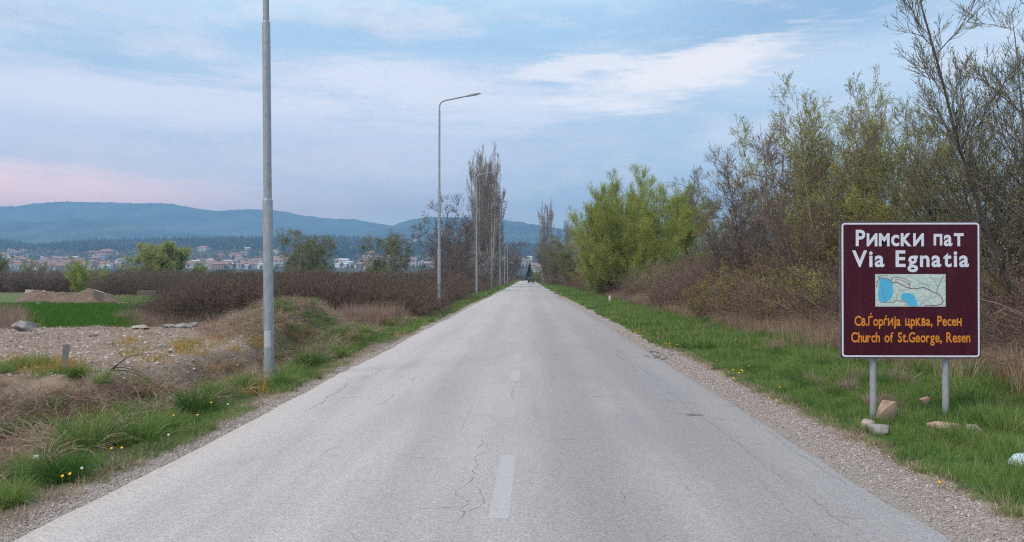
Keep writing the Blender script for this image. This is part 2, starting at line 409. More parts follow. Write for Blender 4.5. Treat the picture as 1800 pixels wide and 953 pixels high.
# ------------------------------------------------------------------ terrain
def zones(X, Y):
    n = vnoise(X*.5, Y*.5, 3)*.5
    plat = ss(10.7, 12.0, Y+n*1.0+np.where(X < -5, 0, -.3))*(1-ss(24.5, 27.5, Y+n+(-.45)*(X+8)))*ss(-5.05, -5.75, X+n*.5)
    mound = np.exp(-(((X+5.75)/1.5)**2+((Y-21.3)/3.0)**2)**1.3)
    mound2 = np.exp(-(((X+5.3)/.9)**2+((Y-28.5)/3.2)**2))
    return plat, mound, mound2
def H(X, Y):
    X = np.asarray(X, float); Y = np.asarray(Y, float)
    plat, mound, mound2 = zones(X, Y)
    z = np.full(np.broadcast(X, Y).shape, .015)
    off = np.maximum(X-3.3, -(X+3.55))
    rough = ss(.2, 2.5, off)
    z = z+vnoise(X*1.3, Y*1.3, 11)*.05*rough+vnoise(X*.25, Y*.25, 12)*.10*rough
    # left ditch then low field
    L = ss(-4.3, -5.3, X)
    z = z-.32*L*(1-plat)+.33*plat+vnoise(X*2.2, Y*2.2, 5)*.035*plat
    z = z+.66*mound+.45*mound2+vnoise(X*1.7, Y*1.7, 9)*.12*np.maximum(mound, mound2)
    # near bank with tussocks
    bank = ss(-4.5, -5.5, X)*(1-plat)*(1-ss(15, 20, Y))
    z = z+vnoise(X*1.6, Y*1.6, 21)*.09*bank+.12*ss(-6.5, -9, X)*bank
    # right side rises slightly under the scrub
    z = z+.18*ss(5.5, 9, X)
    under = (X > -3.46) & (X < 3.32) & (Y < 395)
    z = np.where(under, -.06, z)
    far = ss(330, 700, Y)
    z = z+far*0.4
    return z
def Hs(x, y): return float(H(np.array([x]), np.array([y]))[0])
def grow(a, step, end, k):
    out = []; v = a
    while abs(v) < abs(end):
        step *= k; v += step; out.append(v)
    return out
xs = sorted([-v for v in grow(13, .13, 9000, 1.11)]+list(np.arange(-13, 13.01, .13))+grow(13, .13, 9000, 1.11))
ys = sorted([-v for v in grow(0, .4, 400, 1.3)]+[1.5*i-3 for i in range(3)]+list(np.arange(3, 36, .14))+grow(36, .14, 9500, 1.07))
GX, GY = np.meshgrid(np.array(xs), np.array(ys))
GZ = H(GX, GY)
nx, ny = len(xs), len(ys)
plat, mound, mound2 = zones(GX, GY)
def lerp(a, b, t): return a*(1-t[..., None])+np.array(b)*t[..., None]
cov = np.zeros((ny, nx, 3))+np.array((.075, .085, .035))
n1 = vnoise(GX*.8, GY*.8, 31); n2 = vnoise(GX*2.3, GY*2.3, 32)
cov = lerp(cov, (.16, .12, .085), ss(-.1, .35, n1)*ss(-3.9, -4.6, GX))
cov = lerp(cov, (.080, .056, .040), (ss(-4.2, -5, GX))*(1-plat)*(1-ss(22, 26, GY)))  # bank soil colour darkened to stand in for shade among the dead grass
cov = lerp(cov, (.27, .205, .165), plat*.95)
cov = lerp(cov, (.19, .145, .09), plat*ss(.0, .4, n1)*.8)
cov = lerp(cov, (.34, .28, .23), ss(-.2, .4, n2)*plat*.5)
cov = lerp(cov, (.13, .13, .06), np.clip(mound*1.3, 0, 1))
cov = lerp(cov, (.16, .115, .08), np.clip(mound2, 0, 1))
cov = lerp(cov, (.10, .17, .04), ss(26, 31, GY)*ss(-9, -12, GX))
cov = lerp(cov, (.15, .115, .075), ss(5.4, 6.6, GX))
cov = lerp(cov, (.06, .12, .025), (1-ss(5.2, 6.6, GX))*(GX > 3))
cov = lerp(cov, (.13, .13, .07), ss(60, 110, GY)*ss(-6, -9, GX))
edgeb = ss(.35, .0, np.maximum(GX-3.25, -(GX+3.5)))*((GX > 3) | (GX < -3))
cov = lerp(cov, (.30, .25, .21), edgeb)
idx = np.arange(nx*ny).reshape(ny, nx)
quads = np.stack([idx[:-1, :-1], idx[:-1, 1:], idx[1:, 1:], idx[1:, :-1]], -1).reshape(-1, 4)
V = np.stack([GX, GY, GZ], -1).reshape(-1, 3)
cover4 = np.concatenate([cov.reshape(-1, 3), np.ones((nx*ny, 1))], 1)
g = link('ground', mesh_np('ground', V, [quads], M['ground'], smooth=True, cover=cover4)); tag(g, kind='structure')

# ------------------------------------------------------------------ road, shoulders, markings
def strip(name, xl, xr, ys_, z, m, nxs=8, skirt=None, bend=True):
    ys_ = np.asarray(ys_); t = np.linspace(0, 1, nxs)
    A = xl[:, None]*(1-t)+xr[:, None]*t
    Yg = np.repeat(ys_[:, None], nxs, 1)
    Zg = np.full_like(A, z)
    if bend:
        A = A+np.where(Yg > 330, (np.maximum(Yg-330, 0)**2)/900., 0)
    if skirt is not None:
        A = np.concatenate([A[:, :1]-.03, A, A[:, -1:]+.03], 1); Yg = np.concatenate([Yg[:, :1], Yg, Yg[:, -1:]], 1)
        Zg = np.concatenate([np.full((len(ys_), 1), z-skirt), Zg, np.full((len(ys_), 1), z-skirt)], 1)
    ny_, nx_ = A.shape; I = np.arange(nx_*ny_).reshape(ny_, nx_)
    Q = np.stack([I[:-1, :-1], I[:-1, 1:], I[1:, 1:], I[1:, :-1]], -1).reshape(-1, 4)
    return link(name, mesh_np(name, np.stack([A, Yg, Zg], -1).reshape(-1, 3), [Q], m, smooth=False))
ry = np.array(list(np.arange(-12, 60, .12))+list(np.arange(60, 430, 1.5)))
rl = -3.22+vnoise(ry*.35, ry*0, 41)*.07+vnoise(ry*1.7, ry*0, 42)*.03+ss(40, 90, ry)*.12
rr = 2.66+vnoise(ry*.35, ry*0, 43)*.06+vnoise(ry*1.9, ry*0, 44)*.035
rr = rr+np.exp(-((ry-200)/9.)**2)*2.2
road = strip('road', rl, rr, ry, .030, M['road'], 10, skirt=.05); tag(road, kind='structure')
sl = -3.50+vnoise(ry*.6, ry*0, 45)*.12; sr = 3.42+vnoise(ry*.6, ry*0, 46)*.13
tag(strip('gravel_shoulder', sl-.15, rl+.1, ry, .010, M['gravel'], 6), kind='structure')
tag(strip('gravel_shoulder', rr-.1, sr+.15, ry, .010, M['gravel'], 6), kind='structure')
RZ = .030
def gp(px, py, z=0.):
    """photo pixel on the plane of height z"""
    Y = F*(CH-z)/(py-HY); return float(U_(px))*Y, Y
def at(px, Y): return float(U_(px))*Y
def zt(py, Y): return CH-(py-HY)/F*Y
# centre dashes, (y0, y1, worn)
dashes = [(5.9, 8.0, 0), (10.1, 12.2, 1), (13.7, 15.3, 0), (16.7, 18.6, 0)]
yy = 21.3
while yy < 110:
    dashes.append((yy, yy+1.9, 1)); yy += 5.0
rngd = random.Random(3)
for i, (a, b_, worn) in enumerate(dashes):
    xc = -.20 if i == 0 else -.22+.02*rngd.random()
    ya = np.linspace(a, b_, 14); hw = .072
    e1 = xc-hw+vnoise(ya*9, ya*0, 50+i)*.006+(ya-a)*.012; e2 = xc+hw+vnoise(ya*9, ya*0, 80+i)*.006+(ya-a)*.012
    o = strip('lane_dash', e1, e2, ya, RZ+.0013, M['paint_faint'] if worn else M['paint'], 3, bend=False)
    o.parent = road
# cracks: thin ribbons following the photographed crack lines
def ribbon(px_pts, wd, ox, oy, s, seed):
    r = random.Random(seed); P = [Vector((*gp(ox+a/s, oy+b/s, RZ), 0)) for a, b in px_pts]; D = []
    for i in range(len(P)-1):
        L = (P[i+1]-P[i]).length; k = max(2, int(L/.06))
        for j in range(k):
            t = j/k; p = P[i].lerp(P[i+1], t); jj = min(.02, L*.08)
            D.append(p+Vector((r.uniform(-jj, jj), r.uniform(-jj, jj)*1.5, 0)))
    D.append(P[-1]); v = []; f = []
    for i, p in enumerate(D):
        t = (D[min(i+1, len(D)-1)]-D[max(i-1, 0)]).normalized(); n = Vector((-t.y, t.x, 0))
        h = wd*.21*(.2+1.2*r.random()**1.5)*min(1, .25+min(i, len(D)-1-i)*.3)
        v += [tuple(p+n*h+Vector((0, 0, RZ+.0022))), tuple(p-n*h+Vector((0, 0, RZ+.0022)))]
        if i: f.append((2*i-2, 2*i-1, 2*i+1, 2*i))
    me = bpy.data.meshes.new('crack'); me.from_pydata(v, [], f); me.materials.append(M['crack'])
    return link('crack', me, road)
Z4 = (500, 650, 3.146); Z5 = (950, 650, 3.145); Z7 = (1000, 480, 3.176)
CR = [([(1090, 360), (1095, 400), (1120, 430), (1135, 448), (1075, 470), (1040, 495), (1070, 515), (1065, 540), (1035, 550), (1060, 575), (1030, 610), (995, 640), (950, 665), (945, 690), (970, 715), (1025, 735), (1000, 750), (965, 772), (985, 790), (965, 835)], .011, Z4),
      ([(995, 640), (1050, 645), (1090, 665), (1075, 680), (1105, 710), (1095, 745), (1060, 765), (1025, 780), (985, 790)], .009, Z4),
      ([(1095, 400), (1065, 440)], .008, Z4), ([(1040, 495), (900, 493), (720, 488), (560, 487)], .007, Z4), ([(1120, 522), (1190, 516)], .006, Z4),
      ([(402, 845), (360, 905), (410, 950)], .010, Z4), ([(905, 772), (965, 772)], .008, Z4), ([(1275, 90), (1255, 140), (1270, 172)], .016, Z4),
      ([(405, 375), (385, 392)], .012, Z4), ([(340, 415), (270, 435), (210, 470), (190, 490)], .008, Z4), ([(1040, 200), (1005, 270), (970, 345)], .006, Z4),
      ([(350, 75), (320, 110), (235, 155), (215, 185), (120, 230)], .020, Z4), ([(545, 100), (490, 115), (430, 118)], .016, Z4), ([(330, 120), (450, 118)], .016, Z4),
      ([(340, 103), (400, 106), (480, 96)], .012, Z4), ([(320, 135), (420, 133), (500, 124)], .014, Z4), ([(225, 165), (330, 155), (470, 152)], .012, Z4), ([(215, 187), (300, 182), (390, 177)], .011, Z4), ([(200, 212), (330, 210)], .010, Z4),
      ([(605, 135), (600, 155), (570, 170), (545, 185), (490, 200)], .016, Z4), ([(415, 52), (440, 45), (465, 30)], .016, Z4), ([(560, 40), (640, 38), (680, 45), (720, 52), (700, 70)], .016, Z4),
      ([(350, 640), (315, 658)], .010, Z4), ([(240, 541), (265, 541)], .008, Z4), ([(535, 0), (500, 30)], .012, Z4),
      ([(640, 75), (750, 150), (850, 235), (960, 305), (1100, 410), (1250, 530), (1400, 640), (1530, 725), (1620, 800), (1730, 870)], .009, Z5),
      ([(800, 180), (900, 186), (1000, 190)], .012, Z5), ([(820, 256), (950, 265), (1150, 290)], .011, Z5), ([(690, 238), (800, 241), (905, 246)], .018, Z5), ([(780, 290), (900, 298)], .009, Z5),
      ([(720, 195), (860, 200)], .009, Z5), ([(930, 215), (1040, 222)], .010, Z5), ([(960, 270), (1090, 272)], .010, Z5), ([(760, 120), (860, 124)], .010, Z5), ([(780, 90), (850, 96)], .010, Z5),
      ([(1130, 902), (1300, 905), (1500, 904), (1730, 908)], .007, Z5), ([(1520, 795), (1620, 800), (1730, 808)], .009, Z5), ([(1110, 240), (1250, 330), (1400, 440), (1560, 545), (1730, 655)], .010, Z5),
      ([(1180, 560), (1290, 690), (1430, 830), (1560, 945)], .006, Z5), ([(1420, 900), (1560, 930)], .006, Z5), ([(1600, 830), (1720, 850)], .006, Z5),
      ([(0, 282), (100, 283), (200, 287)], .020, Z7), ([(260, 450), (330, 500), (380, 545)], .02, Z7), ([(620, 780), (760, 795)], .02, Z7), ([(170, 378), (250, 420), (330, 480), (480, 590)], .016, Z7)]
for i, (p, wd, (ox, oy, s)) in enumerate(CR): ribbon(p, wd, ox, oy, s, i)
# short irregular cracks and fine map-cracking elsewhere, one joined part
v = []; f = []; r = random.Random(12)
for k in range(60):
    y0 = 4.5+r.random()**1.6*45; x0 = r.uniform(-2.9, 2.4); a = r.choice((0, 0, 1.57))+r.uniform(-.5, .5); L = r.uniform(.1, .6)*(1+y0*.03); n = 7
    for i in range(n):
        t = i/(n-1); h = (.0011+.00022*y0)*(1-abs(2*t-1)*.8); px_, py_ = x0+math.cos(a)*L*t+r.uniform(-.02, .02), y0+math.sin(a)*L*t+r.uniform(-.02, .02)
        nx_, ny__ = -math.sin(a), math.cos(a); b0 = len(v)
        v += [(px_+nx_*h, py_+ny__*h, RZ+.0018), (px_-nx_*h, py_-ny__*h, RZ+.0018)]
        if i: f.append((b0-2, b0-1, b0+1, b0))
me = bpy.data.meshes.new('hairline_cracks'); me.from_pydata(v, [], f); me.materials.append(M['crack']); tag(link('hairline_cracks', me, road), kind='stuff')
# bitumen patches (right wheel path) and the pothole
def flat_blob(name, px, py, sx, sy, m, seed, zz, n=26):
    cx, cy = gp(px, py, RZ); r = random.Random(seed); ph = [r.uniform(0, 6.28) for _ in range(4)]
    P = []
    for k in range(n):
        th = 2*math.pi*k/n; q_ = 1+.18*math.sin(2*th+ph[0])+.12*math.sin(5*th+ph[1])+.07*math.sin(9*th+ph[2])
        P.append((cx+math.cos(th)*sx*q_, cy+math.sin(th)*sy*q_, zz))
    me = bpy.data.meshes.new(name); me.from_pydata(P, [], [tuple(range(n))]); me.materials.append(m)
    return link(name, me, road)
flat_blob('repair_patch', 1172, 688, .16, .95, M['patch'], 1, RZ+.0012)
flat_blob('repair_patch', 1145, 660, .13, .8, M['patch'], 2, RZ+.0013)
flat_blob('pothole', 1219, 728, .085, .11, M['crack'], 4, RZ+.0028)
flat_blob('pothole', 1231, 729, .03, .05, M['crack'], 9, RZ+.0029)

# ------------------------------------------------------------------ hills
def hill(name, prof, Y0, Y1, m, seed, rows=26, rag=1.0, rough=.12, back=1500):
    us = np.linspace(-1.15, 1.05, 900); px = PX(us)
    py = np.interp(px, [p[0] for p in prof], [p[1] for p in prof])
    hh = (HY-py)/F*Y1+CH
    hh = hh*1+vnoise(px*.035, px*0, seed)*2.2*Y1/F+vnoise(px*.28, px*0, seed+1, 3)*rag*Y1/F
    ts = np.linspace(0, 1, rows); U, T_ = np.meshgrid(us, ts)
    Yg = Y0+(Y1-Y0)*T_
    Yc = Yg/np.sqrt(1+0*U)
    sp = vnoise(U*9+T_*1.5, T_*2.5, seed+2, 4)
    prof_t = T_**.85
    Z = -3+(hh[None, :]+3)*prof_t*(1+sp*rough*4*T_*(1-T_))
    Xg = U*Yg
    Xg = np.concatenate([Xg, us[None, :]*(Y1+back)]); Yg = np.concatenate([Yg, np.full((1, 900), Y1+back)]); Z = np.concatenate([Z, np.full((1, 900), -10.)])
    I = np.arange(900*(rows+1)).reshape(rows+1, 900)
    Q = np.stack([I[:-1, :-1], I[:-1, 1:], I[1:, 1:], I[1:, :-1]], -1).reshape(-1, 4)
    o = link(name, mesh_np(name, np.stack([Xg, Yg, Z], -1).reshape(-1, 3), [Q], m, smooth=True)); tag(o, kind='structure'); return o
hill('mountain_range', [(-900, 390), (-400, 372), (-100, 366), (0, 362), (30, 362), (60, 355), (120, 353), (160, 354), (220, 357), (300, 357), (340, 364), (380, 371), (420, 367), (450, 366), (500, 371), (540, 380), (590, 385), (620, 385), (650, 391), (690, 396), (740, 402), (900, 420), (1100, 430), (2600, 430)], 5200, 6900, M['mountain'], 101, 30, 1.0, .22)
hill('foothills', [(-900, 400), (-200, 372), (0, 384), (60, 389), (130, 383), (200, 390), (300, 403), (360, 412), (500, 418), (620, 412), (660, 402), (690, 396), (720, 386), (750, 382), (800, 381), (860, 384), (890, 387), (920, 392), (960, 398), (1010, 405), (1100, 412), (1300, 405), (1500, 398), (1800, 392), (2600, 380)], 3900, 5100, M['mountain'], 131, 26, .9, .22)
WH = [(-900, 425), (0, 418), (75, 425), (150, 419), (300, 415), (450, 413), (560, 411), (640, 414), (700, 420), (760, 422), (900, 424), (1000, 430), (1300, 430), (1700, 420), (2600, 425)]
def whill(u, Y):
    px = PX(u); py = np.interp(px, [p[0] for p in WH], [p[1]+4 for p in WH])
    top = (HY-py)/F*2600+CH
    t = np.clip((Y-560)/(2600-560), 0, 1)
    return (top+1)*(t**2.0)-1+vnoise(u*14, Y*.004, 77)*4*ss(0, .6, t)*(1-t*.8)
us = np.linspace(-1.2, 1.1, 500); Ysr = np.concatenate([np.linspace(560, 2600, 44), [2900, 3600]])
U, YY = np.meshgrid(us, Ysr); ZZ = whill(U, YY); ZZ[-2] = ZZ[-3]*.8; ZZ[-1] = -8
I = np.arange(U.size).reshape(U.shape); Q = np.stack([I[:-1, :-1], I[:-1, 1:], I[1:, 1:], I[1:, :-1]], -1).reshape(-1, 4)
tag(link('wooded_hill', mesh_np('wooded_hill', np.stack([U*YY, YY, ZZ], -1).reshape(-1, 3), [Q], M['wooded'], smooth=True)), kind='structure')
def on_hill(px, py):
    u = float(U_(px)); lo, hi = 700., 2595.
    for _ in range(30):
        mid = (lo+hi)/2
        if HY-(float(whill(np.array(u), np.array(mid)))-CH)/mid*F > py: lo = mid
        else: hi = mid
    Y = (lo+hi)/2; return u*Y, Y, float(whill(np.array(u), np.array(Y)))

# ------------------------------------------------------------------ haze: the air of the valley
hz = MB().box(-9000, 9000, -395, 8600, -11.5, 690).link('haze', [])
hm = bpy.data.materials.new('air'); hm.use_nodes = True; T = NT(hm.node_tree); T.n.remove(T.n['Principled BSDF'])
pv = T.node('ShaderNodeVolumePrincipled'); pv.inputs['Color'].default_value = (.345, .66, 1, 1); pv.inputs['Density'].default_value = .00024
pv.inputs['Anisotropy'].default_value = 0
T.l.new(pv.outputs[0], T.n['Material Output'].inputs['Volume']); hz.data.materials.append(hm); tag(hz, kind='stuff')

# ------------------------------------------------------------------ scatter (geometry nodes)
def scatter(name, protos, P, rotz, scale, label=None, cat=None, pick=None, tilt=None, seed=0, zscale=None):
    rg = np.random.default_rng(seed); P = np.asarray(P, np.float32); n = len(P)
    me = bpy.data.meshes.new(name); me.vertices.add(n); me.vertices.foreach_set('co', P.ravel())
    if pick is None: pick = rg.integers(0, len(protos), n)
    rot = np.zeros((n, 3), np.float32); rot[:, 2] = rotz
    if tilt is not None: rot[:, :2] = rg.normal(0, tilt, (n, 2))
    s3 = np.repeat(np.asarray(scale, np.float32).reshape(n, 1), 3, 1)
    if zscale is not None: s3[:, 2] *= zscale
    a = me.attributes.new('pick', 'INT', 'POINT'); a.data.foreach_set('value', np.asarray(pick, np.int32))
    a = me.attributes.new('rot', 'FLOAT_VECTOR', 'POINT'); a.data.foreach_set('vector', rot.ravel())
    a = me.attributes.new('scl', 'FLOAT_VECTOR', 'POINT'); a.data.foreach_set('vector', s3.ravel())
    o = link(name, me); tag(o, label, cat, kind='stuff')
    G = bpy.data.node_groups.new(name+'_scatter', 'GeometryNodeTree')
    G.interface.new_socket('Geometry', in_out='INPUT', socket_type='NodeSocketGeometry'); G.interface.new_socket('Geometry', in_out='OUTPUT', socket_type='NodeSocketGeometry')
    gi = G.nodes.new('NodeGroupInput'); go = G.nodes.new('NodeGroupOutput'); j = G.nodes.new('GeometryNodeJoinGeometry')
    for p in reversed(protos):
        ob = bpy.data.objects.new(name+'_source', p)
        oi = G.nodes.new('GeometryNodeObjectInfo'); oi.inputs['Object'].default_value = ob
        gt = G.nodes.new('GeometryNodeGeometryToInstance'); G.links.new(oi.outputs['Geometry'], gt.inputs[0]); G.links.new(gt.outputs[0], j.inputs[0])
    ip = G.nodes.new('GeometryNodeInstanceOnPoints'); ip.inputs['Pick Instance'].default_value = True
    def at_(nm, ty):
        q_ = G.nodes.new('GeometryNodeInputNamedAttribute'); q_.data_type = ty; q_.inputs[0].default_value = nm; return q_.outputs[0]
    G.links.new(gi.outputs[0], ip.inputs['Points']); G.links.new(j.outputs[0], ip.inputs['Instance'])
    G.links.new(at_('pick', 'INT'), ip.inputs['Instance Index']); G.links.new(at_('rot', 'FLOAT_VECTOR'), ip.inputs['Rotation']); G.links.new(at_('scl', 'FLOAT_VECTOR'), ip.inputs['Scale'])
    G.links.new(ip.outputs[0], go.inputs[0])
    md = o.modifiers.new('scatter', 'NODES'); md.node_group = G
    return o

# ------------------------------------------------------------------ plant geometry
def nrm(a): return a/np.maximum(np.linalg.norm(a, axis=-1, keepdims=True), 1e-9)
def grow_lines(P0, D0, L, K, up, wobv, rg):
    N_ = len(P0); P = np.zeros((N_, K, 3)); P[:, 0] = P0; D = nrm(D0)
    upv = np.zeros((N_, 3)); upv[:, 2] = up
    for k in range(1, K):
        D = nrm(D+upv/K+rg.normal(0, wobv, (N_, 3)))
        P[:, k] = P[:, k-1]+D*(L/(K-1))[:, None]
    return P
def spawn(P, Rd, m, t0, t1, ang, length, K, up, wobv, rfac, rmin, rg, fall=.55, jit=.35):
    N_, K0, _ = P.shape
    t = np.sort(rg.uniform(t0, t1, (N_, m)), 1); fi = t*(K0-1); i0 = np.minimum(fi.astype(int), K0-2); fr = (fi-i0)[..., None]
    ar = np.arange(N_)[:, None]
    p0 = P[ar, i0]*(1-fr)+P[ar, i0+1]*fr; tg = nrm(P[ar, i0+1]-P[ar, i0])
    r0 = Rd[ar, i0]*(1-fr[..., 0])+Rd[ar, i0+1]*fr[..., 0]
    rv = rg.normal(0, 1, (N_, m, 3)); rv = nrm(rv-(rv*tg).sum(-1, keepdims=True)*tg)
    a = ang*(1+rg.uniform(-.35, .35, (N_, m)))[..., None]
    d = tg*np.cos(a)+rv*np.sin(a)
    L = length*(1-t*fall)*(1+rg.uniform(-jit, jit, (N_, m)))
    Pn = grow_lines(p0.reshape(-1, 3), d.reshape(-1, 3), L.reshape(-1), K, up, wobv, rg)
    rs = np.maximum(r0.reshape(-1)*rfac, rmin)
    Rn = np.maximum(rs[:, None]*np.linspace(1, .35, K)[None, :], rmin*.6)
    return Pn, Rn
def tubes(P, Rd, n=3):
    N_, K, _ = P.shape
    T_ = np.zeros_like(P); T_[:, 1:-1] = P[:, 2:]-P[:, :-2]; T_[:, 0] = P[:, 1]-P[:, 0]; T_[:, -1] = P[:, -1]-P[:, -2]; T_ = nrm(T_)
    ref = np.where(np.abs(T_[:, :1, 2:3]) > .8, np.array([1., 0, 0]), np.array([0, 0, 1.])); ref = np.repeat(ref, K, 1)
    A = nrm(np.cross(T_, ref)); B = np.cross(T_, A)
    th = np.arange(n)*2*math.pi/n
    V = P[:, :, None]+(A[:, :, None]*np.cos(th)[:, None]+B[:, :, None]*np.sin(th)[:, None])*Rd[:, :, None, None]
    I = np.arange(N_*K*n).reshape(N_, K, n); a = I[:, :-1]; b = I[:, 1:]
    Q = np.stack([a, np.roll(a, -1, 2), np.roll(b, -1, 2), b], -1).reshape(-1, 4)
    return V.reshape(-1, 3), Q
def leaves(P, k, size, rg, t0=.2, aspect=.45, spread=.05, along=.6):
    N_, K, _ = P.shape; t = rg.uniform(t0, 1, (N_, k)); fi = t*(K-1); i0 = np.minimum(fi.astype(int), K-2); fr = (fi-i0)[..., None]; ar = np.arange(N_)[:, None]
    c = P[ar, i0]*(1-fr)+P[ar, i0+1]*fr; tg = nrm(P[ar, i0+1]-P[ar, i0])
    c = (c+rg.normal(0, spread, c.shape)).reshape(-1, 3); tg = tg.reshape(-1, 3)
    d = nrm(tg*along+rg.normal(0, .6, c.shape)); s = nrm(np.cross(d, rg.normal(0, 1, c.shape)))
    L = size*(rg.uniform(.6, 1.3, (len(c), 1)))
    V = np.stack([c, c+d*L*.5+s*L*aspect*.5, c+d*L, c+d*L*.5-s*L*aspect*.5], 1)
    Q = np.arange(len(c)*4).reshape(-1, 4)
    tn = np.clip(.5+vnoise(c[:, 0]*1.1, c[:, 2]*1.1+c[:, 1], 5, 3)*.6+rg.normal(0, .16, len(c)), 0, 1)
    return V.reshape(-1, 3), Q, np.repeat(tn, 4)
def tree_meshes(seed, height, stems=1, base=.1, tilt=(0, .1), wood='bark', twig=None, r0=.12, s_up=.3, s_wob=.06, lv=(), leaf=None, tone_wood=False, minr=.006, lmin=.75, dome=.0):
    rg = np.random.default_rng(seed); th = rg.uniform(0, 6.28, stems)+np.arange(stems)*2.4
    tl = rg.uniform(tilt[0], tilt[1], stems)
    P0 = np.stack([np.cos(th)*base*rg.uniform(.2, 1, stems), np.sin(th)*base*rg.uniform(.2, 1, stems), np.full(stems, -.15)], 1)
    D0 = np.stack([np.cos(th)*np.sin(tl), np.sin(th)*np.sin(tl), np.cos(tl)], 1)
    L = height*rg.uniform(lmin, 1.02, stems)*(1-dome*(tl/max(tilt[1], .01))**2)
    P = grow_lines(P0, D0, L, 12, s_up, s_wob, rg)
    Rd = (r0*rg.uniform(.6, 1, stems))[:, None]*np.linspace(1, .06, 12)[None, :]**.9; Rd = np.maximum(Rd, minr)
    levels = [(P, Rd)]
    for (m, t0, t1, ang, ln, K, up, wb, rf, fall) in lv:
        levels.append(spawn(levels[-1][0], levels[-1][1], m, t0, t1, ang, ln, K, up, wb, rf, minr, rg, fall))
    parts = []
    def join(ls, n):
        Vs, Qs, off = [], [], 0
        for (p, r_) in ls:
            v_, q_ = tubes(p, r_, n); Vs.append(v_); Qs.append(q_+off); off += len(v_)
        return np.concatenate(Vs), np.concatenate(Qs)
    v_, q_ = join(levels[:1], 7); v2, q2 = join(levels[1:2], 4) if len(levels) > 1 else (np.zeros((0, 3)), np.zeros((0, 4), int))
    parts.append(('trunk', mesh_np('trunk', np.concatenate([v_, v2]), [np.concatenate([q_, q2+len(v_)])], M[wood], smooth=True)))
    if len(levels) > 2:
        v_, q_ = join(levels[2:], 3); parts.append(('twigs', mesh_np('twigs', v_, [q_], M[twig or wood])))
    if leaf:
        Vs, Qs, Ts, off = [], [], [], 0
        for (li, k, size, mt, spr) in leaf['sets']:
            v_, q_, t_ = leaves(levels[li][0], k, size, rg, spread=spr, t0=leaf.get('t0', .15)); Vs.append(v_); Qs.append(q_+off); Ts.append(t_); off += len(v_)
        parts.append((leaf.get('name', 'foliage'), mesh_np('foliage', np.concatenate(Vs), [np.concatenate(Qs)], M[leaf['mat']], tone_v=np.concatenate(Ts))))
    return parts
def plant(name, parts, label, cat, x, y, s=1., rz=0., group=None, z=None, sz=None, lean=0):
    o = thing(name, label, cat, (x, y, Hs(x, y) if z is None else z), rz, group); o.scale = (s, s, sz or s); o.rotation_euler = (0, lean, rz)
    for nm, me in parts: link(nm, me, o)
    return o

# level tuples: (children, t0, t1, angle, length, K, up, wobble, radius factor, falloff)
ALDER = [tree_meshes(s, 9., stems=9, base=.9, tilt=(.02, .42), wood='bark_red', r0=.06, s_up=.25, s_wob=.035, minr=.0075, lmin=.55,
         lv=[(17, .12, .97, .75, 1.9, 6, .35, .07, .5, .65), (8, .15, 1, .7, .75, 4, .25, .1, .6, .5), (4, .2, 1, .6, .34, 3, .2, .1, .8, .4)]) for s in (1, 2)]
BUD = [tree_meshes(s, 8., stems=9, base=.8, tilt=(.02, .38), wood='bark_olive', r0=.05, s_up=.3, s_wob=.05, minr=.0055, lmin=.6,
       lv=[(16, .1, .97, .7, 1.9, 6, .5, .09, .5, .6), (8, .15, 1, .65, .75, 4, .4, .1, .6, .5), (4, .2, 1, .6, .30, 3, .3, .1, .8, .4)],
       leaf=dict(mat='leaf_olive', sets=[(3, 4, .06, 0, .015), (2, 5, .06, 0, .02)], t0=.3)) for s in (11, 12)]
RIGHTW = [tree_meshes(21, 8.5, stems=10, base=.6, tilt=(.08, .60), wood='bark_dark', r0=.068, s_up=.55, s_wob=.06, minr=.005, lmin=.7,
          lv=[(17, .12, .97, .75, 2.1, 7, .7, .10, .5, .55), (10, .12, 1, .6, .85, 5, .6, .12, .55, .5), (6, .15, 1, .55, .26, 3, .5, .12, .7, .4)],
          leaf=dict(mat='leaf_pale', sets=[(3, 2, .038, 0, .008), (2, 3, .038, 0, .01)], t0=.35))]
BRIGHT = [tree_meshes(31, 10., stems=22, base=1.2, tilt=(.03, .78), wood='bark_olive', r0=.065, s_up=.22, s_wob=.05, minr=.007, lmin=.84,
          lv=[(22, .10, .98, .6, 2.3, 6, .8, .08, .5, .5), (9, .1, 1, .55, 1.0, 4, .7, .1, .6, .45), (4, .2, 1, .5, .40, 3, .3, .1, .8, .4)],
          dome=.30, leaf=dict(mat='leaf_bright', sets=[(3, 8, .072, 0, .08), (2, 14, .072, 0, .12)], t0=.05))]
POPLAR = [tree_meshes(s, 22., stems=9, base=1.1, tilt=(.01, .075), wood='bark_pop', r0=.20, s_up=.6, s_wob=.012, minr=.016, lmin=.82,
          lv=[(24, .04, .95, .42, 4.4, 7, 1.6, .03, .42, .45), (12, .1, 1, .33, 1.5, 4, 1.0, .05, .55, .5), (2, .2, 1, .4, .6, 3, .6, .06, .8, .4)]) for s in (41,)]
BARE = [tree_meshes(s, 8., stems=4, base=.4, tilt=(.05, .42), wood='bark', r0=.12, s_up=.3, s_wob=.08, minr=.012, lmin=.7,
        lv=[(15, .12, .97, .8, 2.6, 6, .4, .10, .5, .55), (10, .15, 1, .7, 1.1, 4, .2, .12, .6, .5), (5, .2, 1, .6, .45, 3, .1, .1, .8, .4)]) for s in (51, 52)]
